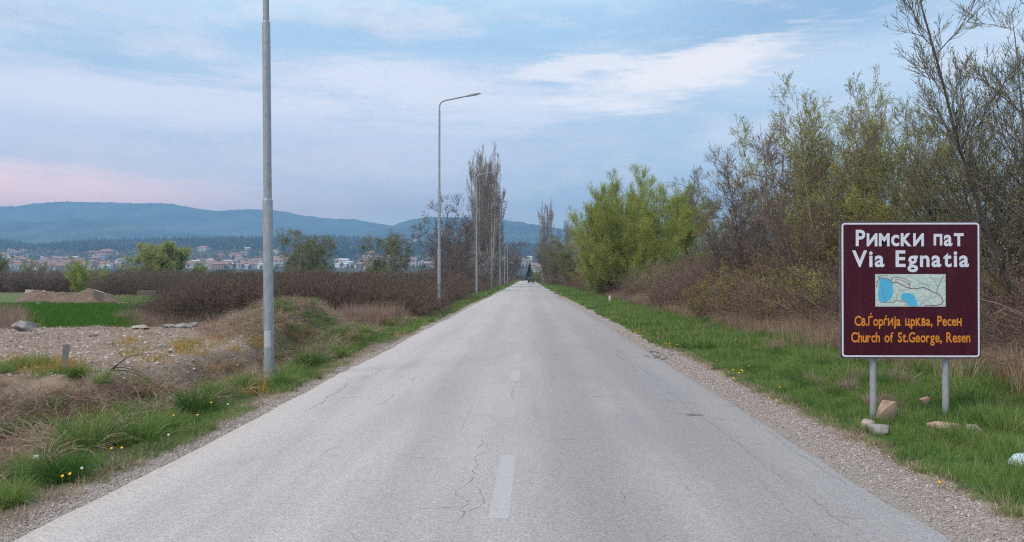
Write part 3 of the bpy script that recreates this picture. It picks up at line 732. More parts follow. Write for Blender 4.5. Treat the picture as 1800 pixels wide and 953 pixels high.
OLIVE = [tree_meshes(s, 7., stems=8, base=.6, tilt=(.05, .5), wood='bark_olive', r0=.08, s_up=.35, s_wob=.07, minr=.011, lmin=.65,
         lv=[(11, .1, .97, .7, 2.0, 5, .5, .09, .5, .55), (7, .15, 1, .65, .9, 4, .3, .1, .6, .5), (4, .2, 1, .6, .4, 3, .2, .1, .8, .4)],
         leaf=dict(mat='leaf_dull', sets=[(3, 4, .13, 0, .06)], t0=.1)) for s in (61, 62)]
BIRCH = [tree_meshes(s, 8., stems=2, base=.3, tilt=(.03, .16), wood='bark_birch', twig='twig_birch', r0=.11, s_up=.2, s_wob=.05, minr=.010, lmin=.85,
         lv=[(20, .14, .95, .75, 2.2, 6, .45, .08, .5, .45), (8, .25, 1, .7, .9, 5, -1.0, .1, .45, .3), (4, .2, 1, .5, .7, 4, -1.8, .08, .8, .3)],
         leaf=dict(mat='leaf_dull', sets=[(3, 6, .12, 0, .07), (2, 4, .12, 0, .06)], t0=.05)) for s in (71, 72)]
ROUNDW = [tree_meshes(81, 6.6, stems=14, base=.4, tilt=(.15, 1.05), wood='bark_dark', r0=.13, s_up=.35, s_wob=.06, minr=.014, lmin=.85,
          lv=[(12, .3, .98, .6, 1.9, 5, .4, .09, .5, .5), (8, .1, 1, .6, .9, 4, .2, .1, .6, .5), (4, .2, 1, .5, .4, 3, .1, .1, .8, .4)],
          dome=.1, leaf=dict(mat='leaf_pale', sets=[(3, 6, .19, 0, .16), (2, 4, .19, 0, .2)], t0=.1))]
SHRUB = {}
for key, lm, sd in (('green', 'leaf_shrub', 91), ('yellow', 'leaf_yellow', 92), ('olive', 'leaf_olive', 93), ('white', 'blossom', 94), ('bright', 'leaf_bright', 95), ('pale', 'leaf_pale', 96)):
    SHRUB[key] = tree_meshes(sd, 2.1, stems=16, base=.35, tilt=(.05, .85), wood='bark', r0=.02, s_up=.5, s_wob=.08, minr=.006, lmin=.7,
        lv=[(9, .15, .98, .6, .6, 5, .5, .1, .5, .5), (6, .1, 1, .6, .3, 3, .3, .1, .7, .4)],
        leaf=dict(mat=lm, sets=[(2, 7, .055, 0, .03), (1, 6, .055, 0, .03)], t0=.1))
SHRUB['round'] = tree_meshes(97, 2.1, stems=22, base=.35, tilt=(.05, .95), wood='bark', r0=.02, s_up=.5, s_wob=.08, minr=.006, lmin=.7, dome=.2,
    lv=[(9, .05, .98, .6, .6, 5, .5, .1, .5, .5), (6, .1, 1, .6, .3, 3, .3, .1, .7, .4)],
    leaf=dict(mat='leaf_bright', sets=[(2, 12, .05, 0, .05), (1, 14, .05, 0, .07)], t0=.02))
# a conifer at the far end of the road and small forest conifers
def conifer_mesh(seed, h, r_, tiers, per, size, mt):
    rg = np.random.default_rng(seed); Vs = []; Ts = []
    for i in range(tiers):
        t = i/tiers; z0 = h*(.06+.94*t); rr_ = r_*(1-t)**.85+.05; k = max(5, int(per*(1-t*.7)))
        for j in range(k):
            a = rg.uniform(0, 6.28); q_ = rr_*rg.uniform(.55, 1.12); d = np.array([math.cos(a), math.sin(a), 0]); s = np.array([-math.sin(a), math.cos(a), 0])*size*rg.uniform(.7, 1.3)
            c0 = np.array([0, 0, z0+rg.uniform(-.03, .03)*h]); tip = c0+d*q_+np.array([0, 0, -.28*q_])
            md = c0+d*q_*.6+np.array([0, 0, -.02*q_])
            Vs += [c0, md+s, tip, md-s]; Ts += [rg.uniform()]*4
    Vs = np.array(Vs); Q = np.arange(len(Vs)).reshape(-1, 4)
    return mesh_np('needles', Vs, [Q], M[mt], tone_v=Ts)
CONF = [('trunk', MB().tube([(0, 0, 0), (0, 0, 9.5)], [.22, .04], 8).mesh('trunk', M['bark'])), ('needles', conifer_mesh(5, 10.3, 3.0, 34, 26, .45, 'needle_dark'))]

pl = plant
# right of the road, near to far
pl('willow_tree', RIGHTW[0], 'tall dark-stemmed willow with pale buds, rightmost tree, rising past the top of the frame', 'tree', at(1885, 15.5), 15.5, 1., .4)
pl('willow_tree', RIGHTW[0], 'dense willow with fine buds at the right frame edge behind the rightmost one', 'tree', at(1890, 19), 19, .86, 3.5)
pl('willow_tree', RIGHTW[0], 'spindly pale-budded willow leaning left above the right corner of the brown sign', 'tree', at(1770, 20), 20, .82, 2.7)
pl('willow_tree', RIGHTW[0], 'dark willow clump outside the right frame edge', 'tree', 15.5, 18.5, 1.05, 4.4)
pl('budding_tree', BUD[0], 'tallest green-budded tree directly above the left half of the brown sign', 'tree', at(1490, 28), 28, 1.02, .3)
pl('budding_tree', BUD[1], 'olive budding tree rising behind the middle of the brown sign', 'tree', at(1560, 26), 26, .90, 1.9)
pl('budding_tree', BUD[0], 'lower olive budding tree behind the right half of the brown sign', 'tree', at(1640, 24), 24, .74, 3.6)
pl('budding_tree', BUD[1], 'olive budding tree between the bare alders and the brown sign', 'tree', at(1425, 31), 31, .98, 5.0)
pl('budding_tree', BUD[0], 'pale green tree at the back of the bare reddish alders', 'tree', at(1370, 44), 44, 1.18, 2.0)
pl('budding_tree', BUD[1], 'low pale green tree half hidden behind the leftmost bare alder', 'tree', at(1262, 52), 52, .80, .8)
pl('alder_tree', ALDER[0], 'leftmost bare reddish alder with stems leaning toward the road', 'tree', at(1305, 35), 35, .74, .2, lean=-.12)
pl('alder_tree', ALDER[1], 'low bare reddish alder just left of the leftmost leaning one', 'tree', at(1275, 38), 38, .62, 2.6, lean=-.16)
pl('budding_tree', BUD[1], 'pale budding tree at the back right of the tallest green-budded one', 'tree', at(1590, 38), 38, 1.15, 3.3)
pl('budding_tree', BUD[0], 'low budding tree behind the right edge of the brown sign', 'tree', at(1720, 21), 21, .60, 1.2)
pl('alder_tree', ALDER[1], 'tall bare reddish alder clump second from the left', 'tree', at(1355, 37), 37, .92, 1.4)
pl('alder_tree', ALDER[0], 'bare dark alder nearest the left edge of the brown sign', 'tree', at(1445, 27), 27, .80, 4.1)
pl('alder_tree', ALDER[1], 'bare alder standing between the two tallest right-hand clumps', 'tree', at(1400, 33), 33, .86, 3.0)
pl('alder_tree', ALDER[1], 'bare alder deep behind the right edge of the brown sign', 'tree', at(1700, 25), 25, .68, 5.3)
pl('bright_willow', BRIGHT[0], 'big bright yellow-green willow with fanned stems right of the road', 'tree', at(1120, 66), 66, .95, .9)
pl('bright_willow', BRIGHT[0], 'right-hand lobe of yellow-green willow beside the biggest one', 'tree', at(1165, 72), 72, .90, 3.3)
pl('bright_willow', BRIGHT[0], 'left-hand lobe of yellow-green willow spreading low toward the road', 'tree', at(1085, 70), 70, .78, 5.1)
pl('pale_tree', BUD[1], 'slender pale-leaved tree at the left edge of the bright willow', 'tree', at(1052, 84), 84, 1.15, 2.2)
pl('pale_tree', BUD[0], 'thin pale-leaved tree behind the bright willow', 'tree', at(1075, 92), 92, 1.18, 4.2)
pl('roadside_tree', OLIVE[0], 'dull olive tree standing left of the bright willow beside the road', 'tree', at(1000, 125), 125, 1.05, .5)
pl('roadside_tree', OLIVE[1], 'olive tree in front of the right-hand poplars', 'tree', at(975, 165), 165, 1.25, 2.5)
pl('roadside_tree', BARE[0], 'bare brown tree at the foot of the tallest right-hand poplar', 'tree', at(962, 190), 190, 1.45, 1.5)
pl('roadside_tree', BARE[1], 'bare brown tree between the two right-hand poplars', 'tree', at(985, 210), 210, 1.6, 3.5)
pl('roadside_tree', OLIVE[0], 'low olive tree close to the bright willow base', 'tree', at(1035, 104), 104, .72, 4.5)
pl('roadside_bush', SHRUB['bright'], 'small bright green bush at the right verge near the road end', 'bush', at(951, 228), 228, 2.3, 0)
pl('poplar_tree', POPLAR[0], 'tall bare columnar poplar, taller of the two right of the road', 'tree', at(960, 225), 225, .93, .4)
pl('poplar_tree', POPLAR[0], 'smaller bare columnar poplar behind the right roadside trees', 'tree', at(1000, 260), 260, .84, 2.4)
pl('conifer', CONF, 'dark green conifer standing beyond the road end', 'tree', at(931, 440), 440, .95)
# left of the road
pl('poplar_tree', POPLAR[0], 'tallest bare columnar poplar left of the road behind the lamps', 'tree', at(852, 138), 138, .99, 1.0)
pl('poplar_tree', POPLAR[0], 'bare columnar poplar merging into the right side of the tallest one', 'tree', at(866, 150), 150, .95, 4.0, sz=.86)
pl('poplar_tree', POPLAR[0], 'bare columnar poplar merging into the left side of the tallest one', 'tree', at(845, 146), 146, .98, 5.3)
pl('bare_tree', BARE[0], 'bare purplish tree between the second and third street lamps', 'tree', at(798, 100), 100, 1.52, .7)
pl('bare_tree', BARE[1], 'bare tree close behind the third street lamp', 'tree', at(815, 112), 112, 1.18, 2.9)
pl('bare_tree', BARE[0], 'low wide bare tree left of the purplish one by the second lamp', 'tree', at(786, 92), 92, .98, 3.7)
pl('bare_tree', BARE[1], 'bare tree beyond the tallest poplar left of the road', 'tree', at(886, 190), 190, 1.55, .3)
pl('bare_tree', BARE[0], 'small bare tree among the farthest street lamps', 'tree', at(900, 250), 250, 1.35, 4.8)
pl('bare_shrub', BARE[0], 'bare leafless shrub just behind the second street lamp', 'shrub', at(772, 64), 64, .44, 1.7)
pl('bare_shrub', BARE[1], 'bare leafless shrub left of the second street lamp', 'shrub', at(742, 58), 58, .38, 2.7)
pl('bare_shrub', BARE[0], 'bare shrub below the third street lamp', 'shrub', at(818, 84), 84, .55, 4.7)
pl('bare_shrub', BARE[1], 'bare shrub at the foot of the tallest poplar', 'shrub', at(846, 120), 120, .62, .7)
pl('blossom_tree', SHRUB['white'], 'small white-blossomed tree beside the third street lamp', 'tree', at(846, 106), 106, 1.9, 0, z=1.2)
pl('birch_tree', BIRCH[0], 'leftmost white-barked birch with drooping twigs', 'tree', at(518, 108), 108, 1.04, .3, z=-.2)
pl('birch_tree', BIRCH[1], 'white-barked birch on the right of the left pair', 'tree', at(566, 110), 110, .97, 2.2, z=-.2)
pl('birch_tree', BIRCH[1], 'slim birch standing between the left pair of birches', 'tree', at(543, 114), 114, .90, 4.2, z=-.2)
pl('birch_tree', BIRCH[0], 'thin birch left of the tall birch near the second lamp', 'tree', at(666, 104), 104, .88, 1.2, z=-.2)
pl('birch_tree', BIRCH[1], 'tall birch nearest the second street lamp', 'tree', at(700, 102), 102, .96, 3.9, z=-.2)
pl('field_bush', OLIVE[1], 'olive bush at the foot of the two right-hand birches', 'bush', at(655, 98), 98, .48, 1.0, z=-.2)
pl('field_bush', OLIVE[0], 'dark green bush at the foot of the left birches', 'bush', at(562, 100), 100, .5, 3.0, z=-.2)
pl('field_bush', OLIVE[0], 'low olive bush between the two groups of birches', 'bush', at(735, 110), 110, .42, 5.0, z=-.2)
pl('round_willow', ROUNDW[0], 'wide round-crowned willow in front of the town', 'tree', at(293, 150), 150, 1.45, .6, z=-.2, sz=1.18)
pl('round_shrub', SHRUB['round'], 'bright green round shrub behind the soil heap', 'shrub', at(152, 98), 98, 2.1, 0, z=-.3)
pl('pale_shrub', SHRUB['pale'], 'pale green bush near the left edge in front of the town', 'bush', at(55, 160), 160, 2.4, 2, z=.4)
pl('pale_shrub', OLIVE[1], 'dark green tree cut by the left frame edge', 'tree', at(-6, 120), 120, .80, 2, z=-.2)
pl('pale_shrub', SHRUB['pale'], 'pale bush between the round willow and the round shrub', 'bush', at(225, 170), 170, 2.1, 4, z=.6)
rr_ = random.Random(5)
for i in range(46):
    row = i % 2; px_ = -70+i*9.0+rr_.uniform(-4, 4); Y_ = (110, 124)[row]+rr_.uniform(-2, 2)
    pl('orchard_tree', BARE[i % 2], ('bare brown fruit tree in the front orchard row at the field edge', 'bare brown fruit tree in the back orchard row at the field edge')[row], 'tree', at(px_, Y_), Y_, .36+rr_.uniform(-.04, .05), rr_.uniform(0, 6), ('bare trees of the front orchard row', 'bare trees of the back orchard row')[row], z=-.25)

# undergrowth on the right: individual leafy shrubs
for (k, px_, Y_, s_, lb) in [
    ('yellow', 1300, 29, .95, 'yellow-green leafy shrub in front of the bare alders'),
    ('yellow', 1255, 31, .80, 'low yellowish shrub left of the bare alders'),
    ('olive', 1385, 27, .95, 'olive leafy shrub at the alder roots left of the sign'),
    ('yellow', 1345, 30, 1.0, 'yellowish shrub between two olive ones under the alders'),
    ('olive', 1430, 24, .92, 'olive shrub beside the left edge of the brown sign'),
    ('green', 1128, 56, 1.15, 'dark green ivy-like shrub below the bright willow'),
    ('green', 1195, 60, 1.7, 'green leafy shrub at the right foot of the bright willow'),
    ('olive', 1165, 52, 1.1, 'whitish-leaved shrub among the brambles right of the road'),
    ('green', 1065, 70, 1.3, 'small green shrub at the verge left of the bright willow'),
    ('yellow', 1040, 88, 1.6, 'yellow-green shrub at the left foot of the bright willow'),
    ('olive', 1740, 17, .8, 'sparse olive shrub in the scrub right of the brown sign')]:
    pl('leafy_shrub', SHRUB[k], lb, 'shrub', at(px_, Y_), Y_, s_, px_)

# brambles
def bramble_proto(seed, mt, n=85, h=2.1, rad=1.2):
    rg = np.random.default_rng(seed); a = rg.uniform(0, 6.28, n); r_ = rad*np.sqrt(rg.uniform(0, 1, n))
    P0 = np.stack([np.cos(a)*r_, np.sin(a)*r_, np.full(n, -.1)], 1); b_ = rg.uniform(0, 6.28, n); tl = rg.uniform(.05, .9, n)
    D = np.stack([np.cos(b_)*np.sin(tl), np.sin(b_)*np.sin(tl), np.cos(tl)], 1)
    P = grow_lines(P0, D, h*rg.uniform(.5, 1.2, n), 8, -.9, .24, rg); Rr = np.linspace(.011, .005, 8)[None].repeat(n, 0)
    P2, R2 = spawn(P, Rr, 8, .15, 1, 1.0, .5, 5, -.2, .32, .7, .0045, rg)
    P3, R3 = spawn(P2, R2, 2, .2, 1, .9, .22, 3, 0, .3, .8, .004, rg)
    Vs, Qs, Ts, off = [], [], [], 0
    for p, r__ in ((P, Rr), (P2, R2), (P3, R3)):
        v_, q_ = tubes(p, r__, 3); Vs.append(v_); Qs.append(q_+off); off += len(v_); t_ = rg.uniform(0, 1, len(p)); Ts.append(np.repeat(t_, p.shape[1]*3))
    v_, q_, t_ = leaves(P2, 2, .045, rg, spread=.03); Vs.append(v_); Qs.append(q_+off); Ts.append(t_)
    return mesh_np('bramble', np.concatenate(Vs), [np.concatenate(Qs)], M[mt], tone_v=np.concatenate(Ts))
BRL = [bramble_proto(s, 'bramble_dark') for s in (1, 2, 3)]
BRR = [bramble_proto(s, 'bramble') for s in (4, 5, 6)]
rg = np.random.default_rng(99)
def in_px(n, px0, px1, y0, y1, rg=rg, pw=1.):
    Y = y0+(y1-y0)*rg.uniform(0, 1, n)**pw; u = rg.uniform(px0, px1, n); return U_(u)*Y, Y, u
X, Y, u = in_px(900, 215, 800, 33, 80)
Xm, Ym, um = in_px(420, 330, 790, 33, 46); X = np.concatenate([X, Xm]); Y = np.concatenate([Y, Ym]); u = np.concatenate([u, um])
hsc = .24+.80*ss(225, 400, u)*1+np.where(Y > 55, .15, 0)
keep = ((u > 335) | (Y < 50)) & (X < -5.1-.02*(Y-35)) & (Y > np.interp(u, [215, 300, 350, 470, 640, 800], [43, 37, 33.5, 33, 33, 36]))
X, Y, u, hsc = X[keep], Y[keep], u[keep], hsc[keep]
hsc = hsc*(1+rg.uniform(-.16, .14, len(X))+.16*vnoise(X*.3, Y*.2, 96))*np.where(X > -7, .86, 1)
hsc = np.minimum(hsc, ((CH-(475+7*vnoise(X*.45, Y*.12, 95)+np.interp(u, [560, 760], [0, 9])-HY)/F*Y)-H(X, Y))/1.95)
scatter('bramble_thicket', BRL, np.stack([X, Y, H(X, Y)], 1), rg.uniform(0, 6.28, len(X)), np.clip(hsc, .2, 1.4), 'dark brown leafless bramble thicket left of the road behind the lamps', 'brambles', seed=3)
X, Y, u = in_px(420, 700, 900, 78, 330, pw=1.6); X = np.minimum(X, -6.2-rg.uniform(0, 4, len(X)))
scatter('bramble_thicket', BRR, np.stack([X, Y, H(X, Y)], 1), rg.uniform(0, 6.28, len(X)), rg.uniform(.8, 1.15, len(X))*(1+.002*Y), 'reddish bramble hedge along the far left verge under the bare trees', 'brambles', seed=4)
X, Y, u = in_px(330, 190, 480, 80, 108)
scatter('bramble_thicket', BRL, np.stack([X, Y, H(X, Y)], 1), rg.uniform(0, 6.28, len(X)), np.full(len(X), 1.12), 'brown hedge across the far side of the left field', 'hedge', seed=14)
X, Y, u = in_px(420, -90, 335, 112, 128)
scatter('bramble_thicket', BRR, np.stack([X, Y, H(X, Y)], 1), rg.uniform(0, 6.28, len(X)), rg.uniform(1.15, 1.4, len(X)), 'grey-brown brushwood between the orchard rows', 'hedge', seed=15)
n = 1500; Y = 9.5+rg.uniform(0, 1, n)**1.7*150; X = 7.7+rg.uniform(0, 1, n)**1.3*6.5*(1+Y*.004)
s_ = rg.uniform(.6, 1.25, n)*(.68+.32*ss(8, 10, X))*(1+.0022*Y)*(1+.3*vnoise(X*.35, Y*.22, 97))
s_ = np.where((Y < 24), s_*.85, s_)*1.12
scatter('bramble_thicket', BRR, np.stack([X, Y, H(X, Y)], 1), rg.uniform(0, 6.28, n), s_, 'reddish brown bramble scrub along the right verge under the trees', 'brambles', seed=5)
n = 260; Y = 150+rg.uniform(0, 1, n)*270; X = 6.2+rg.uniform(0, 7, n)
scatter('bramble_thicket', BRR, np.stack([X, Y, H(X, Y)], 1), rg.uniform(0, 6.28, n), rg.uniform(1.2, 1.7, n), 'brown scrub along the right verge near the road end', 'brambles', seed=6)
n = 160; Y = rg.uniform(428, 450, n); X = rg.uniform(-45, 60, n)
scatter('far_hedge', BRL, np.stack([X, Y, H(X, Y)], 1), rg.uniform(0, 6.28, n), rg.uniform(1.3, 1.9, n), 'low brown hedge closing the view where the road bends away', 'hedge', seed=7)

# grass
def blades(seed, mt, n, rad, h0, h1, wd, lean=.35, droop=.6, flat=0., K=4):
    rg = np.random.default_rng(seed); a = rg.uniform(0, 6.28, n); r_ = rad*np.sqrt(rg.uniform(0, 1, n))
    P0 = np.stack([np.cos(a)*r_, np.sin(a)*r_, np.full(n, -.01)], 1)
    b_ = a+rg.normal(0, 1.1, n); tl = np.abs(rg.normal(0, lean, n))+r_/max(rad, .01)*.3*lean+flat
    D = np.stack([np.cos(b_)*np.sin(tl), np.sin(b_)*np.sin(tl), np.cos(tl)], 1)
    L = rg.uniform(h0, h1, n); P = grow_lines(P0, D, L, K, -droop, .05, rg)
    s = nrm(np.cross(D, rg.normal(0, 1, (n, 3))))*wd*.5
    prof = np.array([.8, 1., .75, .12])[:K] if K == 4 else np.linspace(1, .1, K)
    Lf = P-s[:, None]*prof[None, :, None]; Rt = P+s[:, None]*prof[None, :, None]
    V = np.stack([Lf, Rt], 2); I = np.arange(n*K*2).reshape(n, K, 2)
    Q = np.stack([I[:, :-1, 0], I[:, :-1, 1], I[:, 1:, 1], I[:, 1:, 0]], -1).reshape(-1, 4)
    return mesh_np('blades', V.reshape(-1, 3), [Q], M[mt], tone_v=np.repeat(rg.uniform(0, 1, n), K*2))
GR = [blades(s, 'grass', 110, .22, .07, .22, .0055) for s in (1, 2, 3)]+[blades(4, 'grass_dark', 110, .22, .08, .24, .006), blades(5, 'straw', 30, .22, .06, .24, .004)]
GRF = [blades(s, 'grass', 90, .45, .10, .30, .016) for s in (6, 7)]+[blades(8, 'grass_dark', 90, .45, .10, .28, .016), blades(9, 'straw', 40, .45, .10, .3, .012)]
TUS = [blades(s, m_, 260, .17, .2, .44, .0065, lean=.45, droop=.8) for s, m_ in ((81, 'grass'), (82, 'grass_dark'), (83, 'grass'), (84, 'straw_dull'))]
def place(name, protos, X, Y, s, label, cat, wts=None, seed=0, tilt=.1, dz=0.):
    rgl = np.random.default_rng(seed); n = len(X)
    pk = rgl.choice(len(protos), n, p=wts) if wts is not None else None
    return scatter(name, protos, np.stack([X, Y, H(X, Y)+dz], 1), rgl.uniform(0, 6.28, n), s, label, cat, pick=pk, tilt=tilt, seed=seed)
n = 3400; Y = 3.6+rg.uniform(0, 1, n)**1.15*18; X = 3.38+rg.uniform(0, 1, n)**.85*4.2
lump = vnoise(X*1.3, Y*1.0, 61)
s_ = (.72+.5*lump)*(.55+.45*ss(3.35, 4.1, X))*(1+.35*ss(4.8, 6, X))
k = s_ > .18
pkd = (lump+rg.normal(0, .35, n) > .25)
o_ = place('grass', GR, X[k], Y[k], np.clip(s_[k], .3, 1.7), 'lush green grass on the right verge round the brown sign', 'grass', [.3, .25, .22, .16, .07], 21)
n = 420; Y = 6+rg.uniform(0, 1, n)*26; X = 3.9+rg.uniform(0, 1, n)**.8*3.2
place('grass', TUS, X, Y, rg.uniform(.45, 1.05, n)*(.6+.4*ss(3.9, 5.4, X)), 'taller grass tufts in the right verge', 'grass', [.4, .3, .2, .1], 121)
n = 800; Y = 4+rg.uniform(0, 1, n)**1.2*22; X = np.where(rg.uniform(0, 1, n) < .5, 3.34+rg.uniform(0, 1, n)*.24, -3.42-rg.uniform(0, 1, n)*.3)
place('dead_grass', [blades(85, 'straw_dull', 40, .12, .04, .12, .006, lean=1., droop=1), blades(86, 'straw', 30, .12, .04, .12, .005, lean=1., droop=1)], X, Y, rg.uniform(.6, 1.1, n), 'thin dead grass along the gravel edge of both verges', 'dead grass', None, 122)
n = 2600; Y = 20+rg.uniform(0, 1, n)**1.3*50; X = 3.35+rg.uniform(0, 1, n)*3.6
place('grass', GRF, X, Y, (.6+.5*rg.uniform(0, 1, n))*(.65+.35*ss(3.3, 4.2, X)), 'green grass strip along the right verge in the middle distance', 'grass', [.4, .3, .2, .1], 22)
n = 2600; Y = 68+rg.uniform(0, 1, n)**1.2*340; side_ = rg.uniform(0, 1, n) < .5
X = np.where(side_, 3.3+rg.uniform(0, 1, n)*3.6, -3.7-rg.uniform(0, 1, n)*2.6)
place('grass', GRF, X, Y, .9+.6*rg.uniform(0, 1, n)+Y*.001, 'green verge grass on both sides of the far road', 'grass', [.4, .3, .25, .05], 23)
# left verge
n = 1450; Y = 3.6+rg.uniform(0, 1, n)**1.2*24; X = -3.50-rg.uniform(0, 1, n)**1.1*1.6
lump = vnoise(X*1.4, Y*.8, 63); k = lump > -.12
place('grass', GR, X[k], Y[k], np.clip(.38+.6*lump[k], .25, 1.1), 'patchy green grass on the left verge beside the gravel', 'grass', [.25, .2, .2, .2, .15], 24)
n = 1300; Y = 24+rg.uniform(0, 1, n)*46; X = -3.62-rg.uniform(0, 1, n)*1.9
place('grass', GRF, X, Y, .45+.5*rg.uniform(0, 1, n)*(.6+.4*vnoise(X, Y*.5, 3)), 'green grass strip on the left verge past the second lamp', 'grass', [.4, .25, .25, .1], 25)
n = 240; Y = 4.8+rg.uniform(0, 1, n)*8; X = -4.5-rg.uniform(0, 1, n)*4.3; k = vnoise(X*.9, Y*.9, 88) > -.05
place('grass', TUS[:2], X[k], Y[k], rg.uniform(.35, .85, k.sum()), 'green tufts growing through the dead grass of the left bank', 'grass', None, 124, tilt=.2)
n = 500; Y = 4.2+rg.uniform(0, 1, n)*8; X = -4.2-rg.uniform(0, 1, n)*3.6; k = vnoise(X*.8, Y*.8, 89) > .12
place('grass', GR, X[k], Y[k], rg.uniform(.4, .8, k.sum()), 'low green grass patches at the foot of the left bank', 'grass', [.3, .3, .2, .1, .1], 125)
# green field
FIELD = [blades(s, 'grass_field', 90, .8, .25, .5, .03, lean=.25, droop=.3) for s in (31, 32)]
X, Y, u = in_px(2600, -60, 225, 29.5, 56); k = vnoise(X*.4, Y*.3, 65) > -.75
place('field_grass', FIELD, X[k], Y[k], rg.uniform(.55, .95, k.sum()), 'smooth bright green meadow strip in front of the soil heaps', 'meadow', None, 26)
X, Y, u = in_px(900, 190, 300, 52, 92)
place('field_grass', GRF, X, Y, rg.uniform(1., 1.6, len(X)), 'pale green grass patch beside the soil heaps', 'meadow', None, 27)
# dead grass
DG = [blades(s, m_, 120, .28, .15, .45, .006, lean=.7, droop=1.6, flat=.25) for s, m_ in ((41, 'straw_dull'), (42, 'straw_dull'), (43, 'straw'), (44, 'straw_red'))]
n = 1350; Y = 4.5+rg.uniform(0, 1, n)*8.2; X = -4.35-rg.uniform(0, 1, n)*5.2
pl_, mo_, m2_ = zones(X, Y); k = (pl_ < .75)
place('dead_grass', DG, X[k], Y[k], rg.uniform(.6, 1.25, k.sum()), 'flattened brown dead grass on the left roadside bank', 'dead grass', [.4, .25, .12, .23], 28, tilt=.3)
n = 1500; Y = 11+rg.uniform(0, 1, n)*21; X = -4.15-rg.uniform(0, 1, n)*4.
pl_, mo_, m2_ = zones(X, Y); k = (pl_ < .8) | (mo_ > .15)
place('dead_grass', DG, X[k], Y[k], rg.uniform(.5, 1.0, k.sum()), 'dry reddish grass round the low mound behind the nearest lamp', 'dead grass', [.28, .22, .2, .3], 29, tilt=.3)
X, Y, u = in_px(500, 430, 720, 17.5, 26); pl_, mo_, m2_ = zones(X, Y); k = mo_ > .12
place('grass', GR, X[k], Y[k], rg.uniform(.5, 1.1, k.sum()), 'thin green grass over the low mound behind the nearest lamp', 'grass', [.2, .2, .1, .2, .3], 30)
n = 1500; Y = 12.2+rg.uniform(0, 1, n)*15; X = -5.4-rg.uniform(0, 1, n)**.8*9
place('dead_grass', [blades(45, 'straw', 26, .3, .03, .12, .005, lean=.8), blades(46, 'straw_dull', 26, .3, .03, .12, .005, lean=.8)], X, Y, rg.uniform(.6, 1.3, n), 'sparse straw between the stones of the gravel lot', 'dead grass', None, 31)
# tall dry stalks by the right scrub and far left
TALL = [blades(s, m_, 90, .35, .5, 1.05, .008, lean=.22, droop=.25) for s, m_ in ((51, 'straw'), (52, 'straw_dull'), (53, 'straw_red'))]
n = 1000; Y = 9.+rg.uniform(0, 1, n)**1.4*60; X = 5.9+rg.uniform(0, 1, n)**.6*2.0+np.where(Y < 12.5, .5, 0)
lump = vnoise(X*.9, Y*.5, 67)
place('dry_stalks', TALL, X, Y, np.clip(.62+.45*lump, .3, 1.1), 'tall straw-coloured dead stalks in front of the right scrub', 'dry grass', [.42, .4, .18], 32)
X, Y, u = in_px(150, -70, 38, 25.5, 33)
place('dry_stalks', TALL, X, Y, rg.uniform(.35, 1.25, len(X)), 'brown dry stalks at the left edge beyond the gravel lot', 'dry grass', [.1, .6, .3], 33)
X, Y, u = in_px(170, 205, 420, 29, 38)
place('dry_stalks', TALL, X, Y, rg.uniform(.25, .85, len(X)), 'brown dry weeds at the foot of the bramble thicket', 'dry grass', [.15, .5, .35], 34)
X, Y, u = in_px(350, 560, 790, 26, 40); k = X < -4.6
place('dry_stalks', TALL, X[k], Y[k], rg.uniform(.45, .9, k.sum()), 'greyish dry weeds between the mound and the brambles', 'dry grass', [.15, .7, .15], 35)
# yellow weeds
WEED = [blades(s, m_, 24, .20, .06, .25, .009, lean=.4, droop=.3) for s, m_ in ((61, 'weed'), (62, 'weed_orange'))]
PXL = []
for (a, b_, c_, d_, n) in [(58, 108, 632, 660, 26), (112, 142, 636, 662, 20), (0, 60, 630, 660, 10), (208, 245, 598, 630, 16), (255, 300, 620, 650, 10), (310, 345, 602, 628, 18), (355, 465, 596, 656, 70), (250, 330, 640, 668, 12), (300, 420, 604, 640, 12), (480, 520, 575, 600, 6)]:
    for _ in range(n): PXL.append(gp(rg.uniform(a, b_), rg.uniform(c_, d_)+8, .28))
PXL = np.array(PXL)
place('yellow_weeds', WEED, PXL[:, 0], PXL[:, 1], rg.uniform(.45, 1.05, len(PXL)), 'orange-yellow flowering weeds along the edge of the gravel lot', 'weeds', None, 36)
# single grass tussocks
TUF = [blades(s, m_, 520, .15, .2, .44, .006, lean=.5, droop=1.1) for s, m_ in ((71, 'grass'), (72, 'grass_dark'), (73, 'grass'))]
tus = [(240, 735, 1.0, 'large green grass tussock on the left verge, above the pair of dandelions'), (345, 728, .95, 'green grass tussock on the left verge nearest the gravel shoulder bend'),
       (248, 782, .95, 'dark green tussock touching the gravel shoulder lower left'), (150, 790, 1.1, 'broad green tussock right of the white and blue plastic litter'),
       (112, 850, .8, 'small dark tussock above the yellow dandelions lower left'), (40, 850, .55, 'short pale tussock on bare brown soil at lower left'), (15, 895, .6, 'short tussock at the bottom left corner'),
       (473, 660, .6, 'grass tussock hugging the foot of the nearest lamp'), (430, 690, .85, 'tussock on the verge left of the nearest lamp foot'), (500, 680, .8, 'tussock between the nearest lamp and the gravel shoulder'),
       (545, 648, .95, 'tussock on the verge right of the nearest lamp'), (595, 630, .85, 'tussock farther up the verge past the nearest lamp'), (640, 605, .8, 'tussock beside the narrow part of the left verge'),
       (30, 690, .75, 'dark tussock on the bank at the left frame edge'), (55, 685, .6, 'tussock on the bank just right of the leftmost one'), (190, 678, .8, 'dark tussock on top of the bank below the grey stake'),
       (225, 690, .55, 'small tussock on the bank slope right of the dark one'), (290, 760, .7, 'tussock between the two rows of verge tussocks'), (380, 705, .8, 'tussock halfway between the dandelions and the nearest lamp'),
       (135, 705, .5, 'little tussock in the brown dead grass of the bank'), (365, 760, .35, 'tiny tussock at the gravel edge by a white dandelion clock')]
